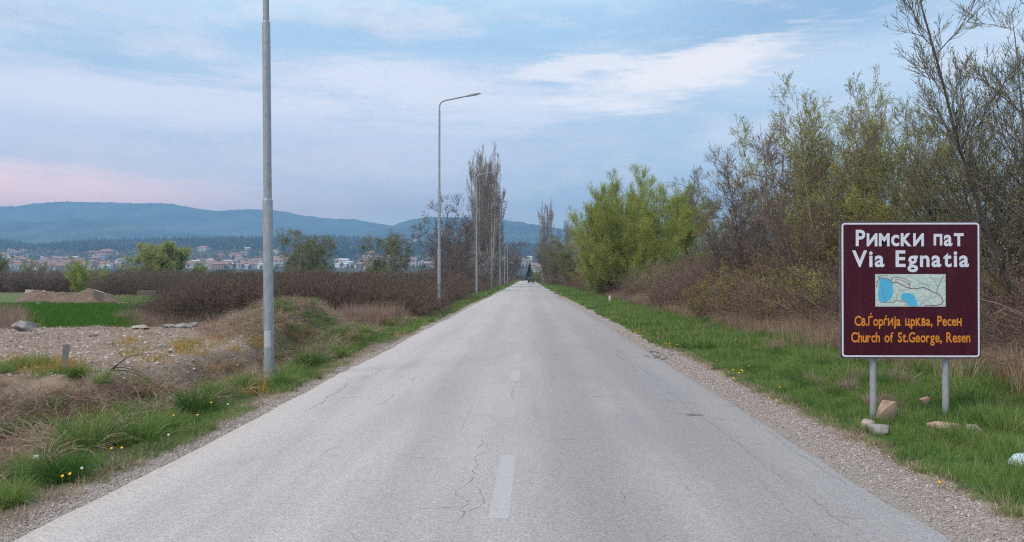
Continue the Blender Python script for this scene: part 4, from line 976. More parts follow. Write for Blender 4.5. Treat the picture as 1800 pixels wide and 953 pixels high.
for i, (a, b_, s_, lb) in enumerate(tus):
    zz = .3 if (b_ < 692 and a < 260) else 0.; x_, y_ = gp(a, b_, zz)
    o = link('grass_tussock', TUF[i % 3], None, (x_, y_, Hs(x_, y_)), (0, 0, i*1.3), (s_*1.12,)*3); tag(o, lb, 'grass tussock')

# ------------------------------------------------------------------ road sign
SY = 9.9; SX = at(1599.5, SY); PXM = SY/F
sign = thing('road_sign', 'maroon tourist road sign with white and orange lettering on two grey posts', 'road sign', (SX, SY, 0))
def sxz(px, py): return (px-1599.5)*PXM*.984, CH-(py-HY)*PXM
L_, Tp = sxz(1477, 391); R_, Bt = sxz(1722, 628); SEAM = sxz(0, 577)[1]
def rrect(x0, x1, z0, z1, r, corners='abcd', n=6):
    P = []
    for key, cx, cz, a0 in (('a', x1-r, z1-r, 0), ('b', x0+r, z1-r, 90), ('c', x0+r, z0+r, 180), ('d', x1-r, z0+r, 270)):
        if key in corners:
            for k in range(n+1):
                a = R(a0+90*k/n); P.append((cx+r*math.cos(a), cz+r*math.sin(a)))
        else: P.append({'a': (x1, z1), 'b': (x0, z1), 'c': (x0, z0), 'd': (x1, z0)}[key])
    return P
MB().prism(rrect(L_, R_, SEAM+.0015, Tp, .03, 'ab')[::-1], -.012, .012).link('upper_panel', M['maroon'], sign)
MB().prism(rrect(L_, R_, Bt, SEAM-.0015, .03, 'cd')[::-1], -.010, .012).link('lower_panel', M['maroon'], sign)
mb = MB()
for zz in (Tp-.03, SEAM, Bt+.03): mb.box(L_+.05, R_-.05, .0125, .035, zz-.015, zz+.015)
mb.link('back_rail', M['galv_post'], sign)
mb = MB(); mb.box(L_-.005, L_-.0005, -.013, .016, Bt+.02, Tp-.02); mb.box(R_+.0005, R_+.005, -.013, .016, Bt+.02, Tp-.02)
mb.box(L_+.02, R_-.02, -.013, .016, Bt-.008, Bt-.0005); mb.box(L_+.02, R_-.02, -.013, .016, Tp+.0005, Tp+.006); mb.link('edge_trim', M['dark_edge'], sign)
def flat(polys, name, m, y, parent, tris=None):
    v = []; f = []
    for P in polys:
        b = len(v); v += [(p[0], y, p[1]) for p in P]; f.append(tuple(range(b, b+len(P))))
    me = bpy.data.meshes.new(name); me.from_pydata(v, [], f); me.materials.append(m); return link(name, me, parent)
o1 = rrect(L_+.010, R_-.010, Bt+.010, Tp-.010, .038); o2 = rrect(L_+.030, R_-.030, Bt+.030, Tp-.030, .022)
n = len(o1); flat([[o1[i], o1[(i+1) % n], o2[(i+1) % n], o2[i]] for i in range(n)], 'border_line', M['white_film'], -.0136, sign)
CAP = .682
def glyph(ch, off):
    c_ = bpy.data.curves.new('glyph', 'FONT'); c_.body = ch; c_.offset = off; c_.resolution_u = 5; o = bpy.data.objects.new('glyph', c_)
    COL.objects.link(o); bpy.context.view_layer.update(); dg = bpy.context.evaluated_depsgraph_get()
    me = bpy.data.meshes.new_from_object(o.evaluated_get(dg)); v = np.array([tuple(q_.co) for q_ in me.vertices]); f = [tuple(p.vertices) for p in me.polygons]
    bpy.data.objects.remove(o); bpy.data.curves.remove(c_); return v, f
XH = .76
LOOK = {'Р': ('P', 1, 0), 'С': ('C', 1, 0), 'с': ('c', 0, 0), 'и': ('N', XH, 1), 'м': ('M', XH, 0), 'к': ('K', XH, 0), 'т': ('T', XH, 0), 'в': ('B', XH, 0), 'н': ('H', XH, 0), 'о': ('o', 0, 0), 'р': ('p', 0, 0), 'ј': ('j', 0, 0), 'а': ('a', 0, 0), 'е': ('e', 0, 0)}
def boxes(bs):
    v = []; f = []
    for (a, b_, c_, d_) in bs:
        k = len(v); v += [(a, c_, 0), (b_, c_, 0), (b_, d_, 0), (a, d_, 0)]; f.append((k, k+1, k+2, k+3))
    return np.array(v), f
def glyph_any(ch, wt):
    s = .125*(1+wt*4); h = CAP*XH; H_ = CAP+.01
    if ch == 'п': return boxes([(0, s, 0, h), (.44-s, .44, 0, h), (s, .44-s, h-s, h)])
    if ch == 'ц':
        return boxes([(0, s, 0, h), (.42-s, .42, 0, h), (s, .42-s, 0, s), (.42, .42+s*.75, -.14, s)])
    if ch in 'Ѓѓ':
        hh = H_ if ch == 'Ѓ' else h; w_ = .46 if ch == 'Ѓ' else .36
        v, f = boxes([(0, s, 0, hh), (s, w_, hh-s, hh)]); k = len(v); a = .5*w_
        v = np.concatenate([v, np.array([(a-.05, hh+.07, 0), (a+.05, hh+.07, 0), (a+.16, hh+.22, 0), (a+.02, hh+.22, 0)])]); return v, f+[(k, k+1, k+2, k+3)]
    src, sc_, mir = LOOK.get(ch, (ch, 0, 0))
    v, f = glyph(src, (.022+wt) if sc_ != XH else (.040+wt))
    if sc_ == XH:
        v = v*XH
    if mir: v[:, 0] = -v[:, 0]
    v[:, 0] -= v[:, 0].min(); return v, f
def text_line(txt, x0, x1, zb, zc, m, track, wt=0., gap=.42):
    L_ = []; cur = 0
    for ch in txt:
        if ch == ' ': cur += gap; continue
        v, f = glyph_any(ch, wt); wd = v[:, 0].max(); v = v.copy(); v[:, 0] += cur; L_.append((v, f)); cur += wd+track
    a0 = min(v[:, 0].min() for v, f in L_); a1 = max(v[:, 0].max() for v, f in L_); sx_ = (x1-x0)/(a1-a0); sz_ = (zc-zb)/(CAP+.03)
    for v, f in L_:
        v = np.stack([x0+(v[:, 0]-a0)*sx_, np.full(len(v), -.0140), zb+v[:, 1]*sz_], 1)
        me = bpy.data.meshes.new('letter'); me.from_pydata([tuple(q_) for q_ in v], [], f); me.materials.append(m); link('letter', me, sign)
def tl(txt, a, b_, zc, zb, m, tr, wt=0.):
    text_line(txt, sxz(a, 0)[0], sxz(b_, 0)[0], sxz(0, zb)[1], sxz(0, zc)[1], M[m], tr, wt)
tl('Римски пат', 1503.5, 1693, 404.5, 432.2, 'white_film', .075, .004)
tl('Via Egnatia', 1497, 1702, 440.5, 468.6, 'white_film', .09, .004)
tl('Св.Ѓорѓија црква, Ресен', 1501, 1689, 554.5, 571.6, 'orange_film', .045, -.002)
tl('Church of St.George, Resen', 1495, 1704, 583, 600.3, 'orange_film', .04, .0)
mapo = flat([[sxz(*p) for p in ((1537.6, 538.5), (1661, 538.5), (1661, 482), (1537.6, 482))]], 'map_panel', M['map_base'], -.0140, sign)
def zp(a, b_): return sxz(1480+a/3.667, 380+b_/3.667)
flat([[zp(*p) for p in [(240, 405), (262, 400), (292, 402), (312, 420), (325, 450), (327, 490), (318, 520), (300, 540), (275, 553), (245, 555), (232, 535), (230, 490), (233, 440)]][::-1]], 'lake_print', M['map_lake'], -.0152, mapo)
flat([[zp(*p) for p in [(375, 515), (390, 498), (420, 492), (450, 500), (468, 520), (478, 550), (484, 578), (425, 578), (418, 560), (400, 545), (378, 535)]][::-1]], 'lake_print', M['map_lake'], -.0152, mapo)
def line(pts, wd, name='road_print', m='map_road'):
    P = [Vector(zp(*p)) for p in pts]; qs = []
    for i in range(len(P)-1):
        t = (P[i+1]-P[i]).normalized(); n_ = Vector((-t.y, t.x))*wd/2; e = t*wd*.2; qs.append([tuple(P[i]+n_-e), tuple(P[i]-n_-e), tuple(P[i+1]-n_+e), tuple(P[i+1]+n_+e)])
    for k, q_ in enumerate(qs): pass
    v = []; f = []
    for k, q_ in enumerate(qs):
        b = len(v); v += [(p[0], -.0160-.00004*(k % 2), p[1]) for p in q_]; f.append((b, b+1, b+2, b+3))
    me = bpy.data.meshes.new(name); me.from_pydata(v, [], f); me.materials.append(M[m]); link(name, me, mapo)
line([(218, 455), (225, 420), (240, 398), (275, 400), (300, 408), (320, 428), (345, 424), (375, 438), (405, 455), (440, 465), (480, 465), (520, 458), (550, 470), (585, 488), (620, 502), (640, 525), (648, 548), (635, 565), (600, 574), (560, 572), (530, 574)], .009)
line([(320, 428), (315, 405), (335, 392), (370, 398), (400, 400), (425, 418), (435, 440), (430, 460)], .006)
line([(340, 410), (375, 410), (410, 425), (432, 448)], .005)
line([(260, 555), (300, 552), (330, 553), (345, 540), (375, 548), (400, 545), (415, 565)], .006)
line([(650, 385), (630, 420), (612, 460), (605, 492)], .005)
line([(228, 400), (232, 385), (290, 384)], .005)
line([(480, 400), (500, 430), (545, 440), (560, 468)], .003)
line([(360, 480), (400, 478), (440, 466)], .003)
line([(500, 575), (530, 540), (585, 520), (620, 505)], .003)
line([(560, 392), (590, 410), (612, 450)], .003)
line([(345, 500), (350, 540)], .003)
line([(248, 450), (258, 490), (268, 520), (280, 545)], .004)
for px_ in (1538, 1666):
    xx = sxz(px_, 0)[0]
    post = MB().tube([(xx, .062, -.35), (xx, .062, Tp-.02)], .037, 20).link('post', M['galv_post'], sign, smooth=True)
    mb = MB()
    for zz in (Tp-.10, SEAM-.08, Bt+.12): mb.box(xx-.055, xx+.055, .02, .10, zz-.02, zz+.02)
    mb.link('clamp', M['galv_post'], sign)

# ------------------------------------------------------------------ street lamps
def lamp_meshes():
    e = []
    e.append(('lower_pole', MB().tube([(0, 0, -.3), (0, 0, 2.985), (0, 0, 3.0), (0, 0, 3.02)], [.086, .082, .080, .070], 28).mesh('lower_pole', M['galv'], True)))
    e.append(('middle_pole', MB().tube([(0, 0, 3.0), (0, 0, 5.985), (0, 0, 6.0), (0, 0, 6.02)], [.069, .067, .065, .052], 28).mesh('middle_pole', M['galv'], True)))
    e.append(('upper_pole', MB().tube([(0, 0, 6.0), (0, 0, 9.93), (0, 0, 9.95), (0, 0, 9.99)], [.051, .048, .047, .034], 24).mesh('upper_pole', M['galv'], True)))
    arc = [(0, 0, 9.95), (0, 0, 10.12)]+[(.28-.28*math.cos(a), 0, 10.12+.33*math.sin(a)) for a in np.linspace(.25, 1.35, 6)]+[(1.42, 0, 10.70)]
    e.append(('arm', MB().tube(arc, .037, 14).mesh('arm', M['galv'], True)))
    hd = MB()
    a0 = Vector((1.36, 0, 10.685)); d = Vector((.66, 0, .14)).normalized(); up = Vector((-d.z, 0, d.x)); v = []
    st = [(0, .035, .035, -.035), (.12, .07, .045, -.04), (.35, .11, .05, -.03), (.62, .10, .035, -.02), (.70, .05, .015, -.012)]
    for (t, w_, h1, h0) in st:
        for (yy_, hh) in ((-w_, h0), (-w_, h1*.4), (-w_*.6, h1), (w_*.6, h1), (w_, h1*.4), (w_, h0)): v.append(tuple(a0+d*t+up*hh+Vector((0, yy_, 0))))
    f = [(i*6+k, i*6+(k+1) % 6, (i+1)*6+(k+1) % 6, (i+1)*6+k) for i in range(4) for k in range(6)]+[(5, 4, 3, 2, 1, 0), tuple(24+k for k in range(6))]
    me = bpy.data.meshes.new('lamp_head'); me.from_pydata(v, [], f); me.materials.append(M['lamp']); e.append(('lamp_head', me))
    g_ = MB(); v = []
    for (t, w_) in ((.2, .07), (.58, .075)):
        for yy_ in (-w_, w_):
            for h_ in (-.036, -.05): v.append(tuple(a0+d*t+up*h_+Vector((0, yy_, 0))))
    me = bpy.data.meshes.new('lamp_glass'); me.from_pydata(v, [], [(0, 1, 3, 2), (4, 6, 7, 5), (0, 2, 6, 4), (1, 5, 7, 3), (0, 4, 5, 1), (2, 3, 7, 6)]); me.materials.append(M['lens']); e.append(('lamp_glass', me))
    v = []; f = []
    for i in range(7):
        a = R(-90-38+76*i/6)
        for zz in (.52, .80): v.append((math.cos(a)*.0885, math.sin(a)*.0885, zz))
        if i: f.append((2*i-2, 2*i, 2*i+1, 2*i-1))
    me = bpy.data.meshes.new('number_plate'); me.from_pydata(v, [], f); me.materials.append(M['sticker']); e.append(('number_plate', me))
    e.append(('service_door', MB().box(-.093, -.080, -.035, .035, .9, 1.35).mesh('service_door', M['lamp'])))
    return e
LM = lamp_meshes()
names_ = ['nearest street lamp, its galvanised pole cut off by the top of the frame', 'second nearest street lamp, its whole arm standing against the sky', 'third street lamp from the camera, in front of the poplar',
          'fourth street lamp from the camera, right of the poplar trunk', 'fifth street lamp from the camera', 'sixth street lamp from the camera', 'seventh street lamp from the camera', 'eighth street lamp from the camera',
          'ninth street lamp from the camera', 'tenth street lamp from the camera, small and far', 'farthest street lamp, before the hedge where the road bends']
lamps = [(473.5, 14.3), (772, 42.2), (838, 73), (863.7, 102), (878.9, 133), (887.2, 160), (892.4, 185), (896, 206), (902.3, 262), (905, 292), (912.4, 430)]
for i, (px_, Y_) in enumerate(lamps):
    x_ = at(px_, Y_); o = thing('street_lamp', names_[i], 'street lamp', (x_, Y_, Hs(x_, Y_)-.02), rz=(0, .05, -.04, .03, 0, .06, -.05, 0, .02, 0, 0)[i], group='street lamps along the left verge')
    o.rotation_euler.y = (-.0105, .001, -.004, .003, 0, .004, -.003, 0, 0, .002, 0)[i]
    for nm, me in LM:
        if i > 7 and nm in ('number_plate', 'service_door', 'lamp_glass'): continue
        link(nm, me, o)

# ------------------------------------------------------------------ car, seen from behind
car = thing('hatchback_car', 'small dark red hatchback driving away at the far end of the road', 'car', (at(933.5, 226), 226, RZ))
def loft(st, name, m, parent):
    v = []; f = []
    for (y_, z0, z1, w0, w1) in st:
        r_ = (z1-z0)*.25
        v += [(-w0, y_, z0), (-w0*1.0, y_, z0+r_), (-w1*1.0, y_, z1-r_*.3), (-w1*.86, y_, z1), (w1*.86, y_, z1), (w1, y_, z1-r_*.3), (w0, y_, z0+r_), (w0, y_, z0)]
    for i in range(len(st)-1):
        for k in range(8): f.append((i*8+k, i*8+(k+1) % 8, (i+1)*8+(k+1) % 8, (i+1)*8+k))
    f += [tuple(range(8))[::-1], tuple((len(st)-1)*8+k for k in range(8))]
    me = bpy.data.meshes.new(name); me.from_pydata(v, [], f); me.materials.append(m); return link(name, me, parent)
loft([(0, .35, .80, .76, .74), (.06, .25, .95, .83, .80), (.7, .22, .98, .85, .82), (2.7, .22, .95, .85, .82), (3.6, .25, .85, .82, .76), (3.95, .35, .68, .70, .66)], 'body', M['car'], car)
loft([(.12, .96, 1.0, .76, .72), (.45, .96, 1.42, .76, .60), (1.0, .96, 1.49, .78, .62), (1.9, .96, 1.46, .78, .62), (2.75, .94, .98, .76, .70)], 'cabin', M['car'], car)
flat([[(-.62, 1.02), (.62, 1.02), (.54, 1.36), (-.54, 1.36)]], 'rear_window', M['glass_dark'], .09, car)
for s in (-1, 1):
    MB().box(s*.76-.06, s*.76+.06, -.02, .06, .70, .90).link('tail_light', M['tail'], car)
    for y_ in (.65, 3.1):
        wh = MB().tube([(s*.70, y_, .30), (s*.88, y_, .30)], .30, 18).link('wheel', M['rubber'], car); MB().tube([(s*.875, y_, .30), (s*.885, y_, .30)], .19, 14).link('rim', M['chrome'], wh)
MB().box(-.26, .26, -.025, -.005, .50, .61).link('number_plate', M['plate'], car)
MB().box(-.80, .80, -.05, .10, .30, .46).link('rear_bumper', M['rubber'], car)

# ------------------------------------------------------------------ rocks and rubble
import bmesh
def rock_mesh(seed, m, sx=1, sy=1, sz=1, sub=3, ang=.16, planes=15, smooth=False):
    r = random.Random(seed); bm = bmesh.new(); bmesh.ops.create_icosphere(bm, subdivisions=sub, radius=1)
    pls = [(Vector((r.gauss(0, 1), r.gauss(0, 1), r.gauss(0, 1))).normalized(), r.uniform(.5, .74)) for _ in range(planes)]
    for v_ in bm.verts:
        c_ = v_.co.copy()
        for n_, d_ in pls:
            q_ = c_.dot(n_)-d_
            if q_ > 0: c_ -= n_*q_
        k = 1+float(vnoise(np.array(c_.x*2.3+seed), np.array(c_.y*2.3+c_.z*3.1)))*ang*.5+float(vnoise(np.array(c_.x*7+seed), np.array(c_.y*7+c_.z*8)))*ang*.15
        v_.co = Vector((c_.x*sx, c_.y*sy, c_.z*sz))*k
    me = bpy.data.meshes.new('rock'); bm.to_mesh(me); bm.free(); me.materials.append(M[m]); return me
def put_rock(name, label, cat, px, py, w_, h_, m, seed, zg=None, rot=(0, 0, 0), d_=None, group=None, lift=.25):
    x_, y_ = gp(px, py, zg or 0); z_ = Hs(x_, y_)
    o = link(name, rock_mesh(seed, m, w_/1.5, (d_ or w_)/1.5, h_/1.5), None, (x_, y_, z_+h_*lift), rot); return tag(o, label, cat, group)
put_rock('rock', 'large upright tan rock behind the left sign post', 'rock', 1556, 742, .25, .30, 'rock_tan', 3, .03, (.2, .35, .3), .16, lift=.45)
put_rock('rock', 'flat grey stone directly in front of the left sign post', 'rock', 1547, 757, .27, .12, 'rock_grey', 5, .03, (0, 0, .4), .2, lift=.36)
put_rock('rock', 'small pale stone left of the left sign post', 'rock', 1526, 749, .16, .12, 'rock', 6, .03, (0, .1, 1.4), .16, lift=.36)
put_rock('rock', 'wide pale tan stone at the foot of the right sign post', 'rock', 1659, 757, .36, .13, 'rock_tan', 8, .03, (0, 0, .1), .22, lift=.38)
put_rock('rock', 'pale stone lying in the grass right of the right sign post', 'rock', 1710, 762, .22, .11, 'rock', 11, .03, (0, 0, 2.2), .18, lift=.38)
put_rock('stone', 'pale boulder half hidden at the foot of the scrub left of the sign', 'stone', 1393, 588, .42, .5, 'rock', 12, .1, (0, 0, .5), lift=.5)
put_rock('stone', 'small pale stone in the dry grass left of the pale boulder', 'stone', 1357, 594, .25, .3, 'rock', 13, .1, (0, 0, .9), lift=.5)
put_rock('stone', 'grey boulder at the far left edge of the gravel lot', 'stone', 42, 584, .55, .30, 'rock_grey', 14, .35, (0, 0, .5), lift=.45)
for i, (a, b_, w_, m_, lb) in enumerate([(163, 595, .16, 'rock_tan', 'reddish brick fragment in the middle of the gravel lot'), (195, 607, .13, 'rock_grey', 'dark grey stone near the yellow weeds on the gravel lot'), (150, 622, .09, 'rock', 'whitish stone right of the grey stake'),
      (24, 613, .10, 'rock_grey', 'dark stone at the left side of the gravel lot'), (76, 592, .14, 'rock', 'pale stone near the far edge of the gravel lot'), (302, 621, .16, 'rock', 'white angular stone at the gravel lot rim by the weeds'),
      (300, 595, .12, 'rock_grey', 'grey stone at the back right of the gravel lot'), (245, 600, .12, 'rock', 'light stone at the centre back of the gravel lot'), (352, 592, .14, 'rock', 'pale stone right of the broken slabs'),
      (460, 570, .18, 'rock', 'pale stone at the left foot of the low mound'), (505, 594, .12, 'rock', 'pale stone right of the nearest lamp below the mound'), (565, 607, .12, 'rock', 'pale stone on the verge right of the mound')]):
    put_rock('stone', lb, 'stone', a, b_, w_, w_*.7, m_, 30+i, .33 if a < 440 else .15, (0, 0, i))
for i, (a, b_, w_, lb) in enumerate([(248, 578, .7, 'flat concrete slab at the back of the gravel lot, left of the darker slabs'), (300, 574, .6, 'left one of the broken dark slabs at the back of the gravel lot'), (325, 576, .65, 'middle one of the broken dark slabs at the back of the gravel lot'), (343, 573, .45, 'rightmost of the broken dark slabs at the back of the gravel lot')]):
    put_rock('broken_slab', lb, 'slab', a, b_, w_*.62, .12, 'asph_bit' if i else 'concrete', 50+i, .35, (.05, .1, i*.7), lift=.5)
r = random.Random(8)
frag = [rock_mesh(70+i, 'asph_bit', 1, .6, .22, sub=2, planes=12) for i in range(3)]
for i in range(22):
    x_, y_ = gp(1135+r.uniform(-6, 42)+i*.6, 616+r.uniform(-4, 14)+i*.35, RZ); s_ = r.uniform(.035, .10)
    o = link('asphalt_fragment', frag[i % 3], None, (x_, y_, RZ+s_*.12), (r.uniform(-.2, .2), r.uniform(-.2, .2), r.uniform(0, 6)), (s_,)*3)
    tag(o, 'broken asphalt fragment in the crumbled patch at the right road edge', 'asphalt fragment', 'asphalt fragments crumbled at the right road edge')
PEB = [rock_mesh(90+i, 'pebble', 1, .8, .6, sub=1, planes=5) for i in range(4)]
def pebbles(name, X, Y, s, label, dz=.0, z=None, sd=0):
    Z = H(X, Y) if z is None else np.full(len(X), z)
    scatter(name, PEB, np.stack([X, Y, Z+dz], 1), np.random.default_rng(sd).uniform(0, 6.28, len(X)), s, label, 'gravel', tilt=.4, seed=sd)
n = 17000; Y = 4+rg.uniform(0, 1, n)**1.3*24; X = 2.74+rg.uniform(0, 1, n)**.7*.74
pebbles('loose_gravel', X, Y, (.003+.009*rg.uniform(0, 1, n)**1.6)*(1+.03*Y), 'loose grey gravel along the right road edge', z=.014, sd=51)
n = 9000; Y = 4+rg.uniform(0, 1, n)**1.3*24; X = -3.25-rg.uniform(0, 1, n)**1.5*.4
pebbles('loose_gravel', X, Y, (.003+.009*rg.uniform(0, 1, n)**1.6)*(1+.03*Y), 'loose grey gravel along the left road edge', z=.014, sd=52)
n = 13000; Y = 11.8+rg.uniform(0, 1, n)**1.1*15; X = -5.35-rg.uniform(0, 1, n)**.9*11
pl_, _, _ = zones(X, Y); k = pl_ > .4
pebbles('gravel_stones', X[k], Y[k], (.010+.045*rg.uniform(0, 1, k.sum())**3)*1.1, 'stones strewn over the gravel lot left of the road', sd=53)

def heap(name, label, px, base_py, Y_, w_, h_, d_, seed, m='soil'):
    nn = 40; u_ = np.linspace(-1.15, 1.15, nn); A, B = np.meshgrid(u_, u_); r_ = np.sqrt(A*A+B*B)
    Z = h_*np.clip(1-r_**1.5, -.1, 1)**.8 if False else h_*np.maximum(1-r_**1.6, -.12)
    Z = Z*(1+vnoise(A*2+seed, B*2, seed)*.5)+vnoise(A*7+seed, B*7, seed+1)*.10*h_
    I = np.arange(nn*nn).reshape(nn, nn); Q = np.stack([I[:-1, :-1], I[:-1, 1:], I[1:, 1:], I[1:, :-1]], -1).reshape(-1, 4)
    o = link(name, mesh_np(name, np.stack([A*w_/2, B*d_/2, Z], -1).reshape(-1, 3), [Q], M[m]), None, (at(px, Y_), Y_, Hs(at(px, Y_), Y_)))
    return tag(o, label, 'soil heap')
heap('soil_heap', 'larger brown soil heap with a tilted concrete slab on top', 152, 541, 57, 5.8, 1.25, 3.6, 3)
heap('soil_heap', 'lower greyish soil heap left of the larger one', 84, 540, 60, 5.2, 1.15, 3.6, 8)
heap('rubble_heap', 'small heap of pale rubble in front of the left soil heap', 66, 542, 54, 1.7, .38, 1.4, 12, 'rock_tan')
heap('rubble_heap', 'small heap of pinkish rubble right of the soil heaps', 215, 540, 56, 1.3, .40, 1.3, 15, 'rock_tan')
o = MB().box(-.42, .42, -.06, .06, 0, .80).link('concrete_slab', M['concrete'], None, loc=(at(172, 56), 56, zt(525, 56)), rot=(.5, .35, .2), scale=(.72,)*3); tag(o, 'tilted square concrete slab stuck in the top of the larger soil heap', 'slab')
o = MB().box(-.7, .7, -.08, .08, 0, .7).link('concrete_slab', M['concrete'], None, loc=(at(60, 61), 61, zt(527, 61)), rot=(-.3, .05, .1)); tag(o, 'grey concrete slab leaning on the left soil heap', 'slab')
pal = thing('plank_stack', 'low stack of dark reddish planks in front of the brown hedge', 'planks', (at(265, 76), 76, Hs(at(265, 76), 76)))
for i in range(4):
    for j in range(2): MB().box(-1.0+.1*j, 1.0-.1*i, -.5+j*.5, -.1+j*.5, .1+i*.16, .22+i*.16).link('plank', M['bark_red'], pal)
fn = thing('wire_fence', 'low pale turquoise fence behind the orchard trees at the left edge', 'fence', (at(30, 118), 118, -.3))
for i in range(12): MB().box(-7+i*1.3, -6.94+i*1.3, -.03, .03, 0, 1.35).link('fence_post', M['fence_green'], fn)
mb = MB()
for i in range(115): mb.box(-7+i*.13, -6.955+i*.13, .034, .045, .1, 1.25)
for zz in (.1, .7, 1.25): mb.box(-7, 7.9, .046, .055, zz-.02, zz+.02)
tag(mb.link('mesh_wires', M['fence_green'], fn), kind='stuff')
# grey stake
x_, y_ = gp(112, 656, .33)
MBs = MB().prism([(-.035, -.1), (.035, -.1), (.038, .20), (.055, .38), (.010, .41), (-.045, .39), (-.035, .18)][::-1], -.012, .012)
o = MBs.link('wooden_stake', M['stake'], None, loc=(x_, y_, Hs(x_, y_)), rot=(0, .10, .3)); tag(o, 'grey weathered board stake standing among yellow weeds on the gravel lot', 'stake')
# marker posts
for (px_, Y_, h_, lb) in ((1071.6, 52, .52, 'short white marker post with a brown foot at the right scrub edge'), (949.4, 296, .9, 'tiny white marker post at the right verge near the road end')):
    x_ = at(px_, Y_); o = thing('marker_post', lb, 'marker post', (x_, Y_, Hs(x_, Y_)))
    MB().box(-.06, .06, -.04, .04, h_*.55, h_).link('white_top', M['plate'], o); MB().box(-.05, .05, -.035, .035, -.1, h_*.549).link('foot', M['rock_tan'], o)
# fallen twigs on the bank
tw = grow_lines(np.array([[0, 0, 0.]]*5), np.array([[1, .3, .5], [1, .1, .2], [.8, .6, .3], [1, -.2, .35], [.6, .2, .5]]), np.array([1.1, .9, .7, .8, .6]), 7, -.7, .12, np.random.default_rng(4))
v_, q_ = tubes(tw, np.linspace(.011, .004, 7)[None].repeat(5, 0), 5)
x_, y_ = gp(195, 665, .3); o = link('fallen_branch', mesh_np('fallen_branch', v_, [q_], M['bark_dark']), None, (x_, y_, Hs(x_, y_)+.05), (0, 0, -.6)); tag(o, 'dark fallen branch hanging over the left bank below the gravel lot', 'branch')
x_, y_ = gp(225, 575, -.1); o = link('dead_sapling', mesh_np('dead_sapling', *(lambda vq: (vq[0], [vq[1]]))(tubes(grow_lines(np.array([[0, 0, 0.]]*4), np.array([[0, .1, 1], [.3, 0, 1], [-.3, .1, 1], [.1, 0, 1.]]), np.array([1.3, .9, .8, 1.1]), 6, .3, .1, np.random.default_rng(9)), np.linspace(.016, .006, 6)[None].repeat(4, 0), 5)), M['bark']), None, (at(228, 36), 36, -.25)); tag(o, 'thin leafless sapling between the meadow and the brambles', 'sapling')
# litter
x_, y_ = gp(72, 803, 0); cup = thing('plastic_bottle', 'white and blue plastic bottle lying at the foot of the left bank', 'litter', (x_, y_, Hs(x_, y_)+.05), .15)
MB().tube([(-.085, 0, 0), (-.08, 0, 0), (-.01, 0, 0)], [.02, .038, .036], 16).link('white_end', M['plastic_white'], cup, smooth=True)
MB().tube([(-.0099, 0, 0), (.07, 0, 0), (.085, 0, -.005)], [.034, .026, .012], 16).link('blue_end', M['plastic_blue'], cup, smooth=True)
x_, y_ = gp(1795, 822, 0); nn = 22; th = np.linspace(0, 2*np.pi, nn, endpoint=False); ph = np.linspace(0, 1.5, 8)
TH, PH = np.meshgrid(th, ph); rr2 = .115*(1+vnoise(TH*2+1, PH*3, 5)*.22); V = np.stack([np.cos(TH)*np.cos(PH)*rr2, np.sin(TH)*np.cos(PH)*rr2*.8, np.sin(PH)*rr2*.85], -1).reshape(-1, 3)
I = np.arange(nn*8).reshape(8, nn); Q = np.stack([I[:-1], np.roll(I, -1, 1)[:-1], np.roll(I, -1, 1)[1:], I[1:]], -1).reshape(-1, 4)
o = link('plastic_bag', mesh_np('plastic_bag', V, [Q], M['plastic_aqua'], smooth=False), None, (x_, y_, Hs(x_, y_)+.02)); tag(o, 'crumpled pale aqua plastic bag in the grass at the right frame edge', 'litter')
x_, y_ = gp(1625, 718, 0.05); V = np.array([(math.cos(a)*.06*(1+.3*math.sin(3*a)), math.sin(a)*.05, .03*math.sin(2.3*a)) for a in np.linspace(0, 6.28, 12)[:-1]]+[(0, 0, .05)])
o = link('paper_wrapper', mesh_np('paper_wrapper', V, [np.array([(i, (i+1) % 11, 11) for i in range(11)])], M['paper_orange']), None, (x_, y_, Hs(x_, y_)+.14), (1.0, 0, 0)); tag(o, 'small crumpled orange and white wrapper in the grass between the sign posts', 'litter')

# dandelions
def flower_mesh(kind):
    if kind == 'yellow':
        rg_ = np.random.default_rng(2); v = []; n_ = 26
        for i in range(n_):
            a = i*2.4; q_ = .021*(.5+.5*((i*7) % n_)/n_); w_ = .0035; c_ = np.array([0, 0, .0]); d = np.array([math.cos(a), math.sin(a), .35-.3*q_/.021]); s = np.array([-math.sin(a), math.cos(a), 0])
            v += [c_, d*q_*.7+s*w_, d*q_, d*q_*.7-s*w_]
        return mesh_np('flower_head', np.array(v), [np.arange(len(v)).reshape(-1, 4)], M['yellow'])
    bm = bmesh.new(); bmesh.ops.create_icosphere(bm, subdivisions=2, radius=.020)
    for i, v_ in enumerate(bm.verts): v_.co *= 1+.12*math.sin(i*5.1)
    me = bpy.data.meshes.new('seed_head'); bm.to_mesh(me); bm.free(); me.materials.append(M['fluff']); return me
FY, FW = flower_mesh('yellow'), flower_mesh('white'); STEM = MB().tube([(0, 0, -.3), (.004, 0, -.15), (0, 0, 0)], .0022, 5).mesh('stem', M['stem'])
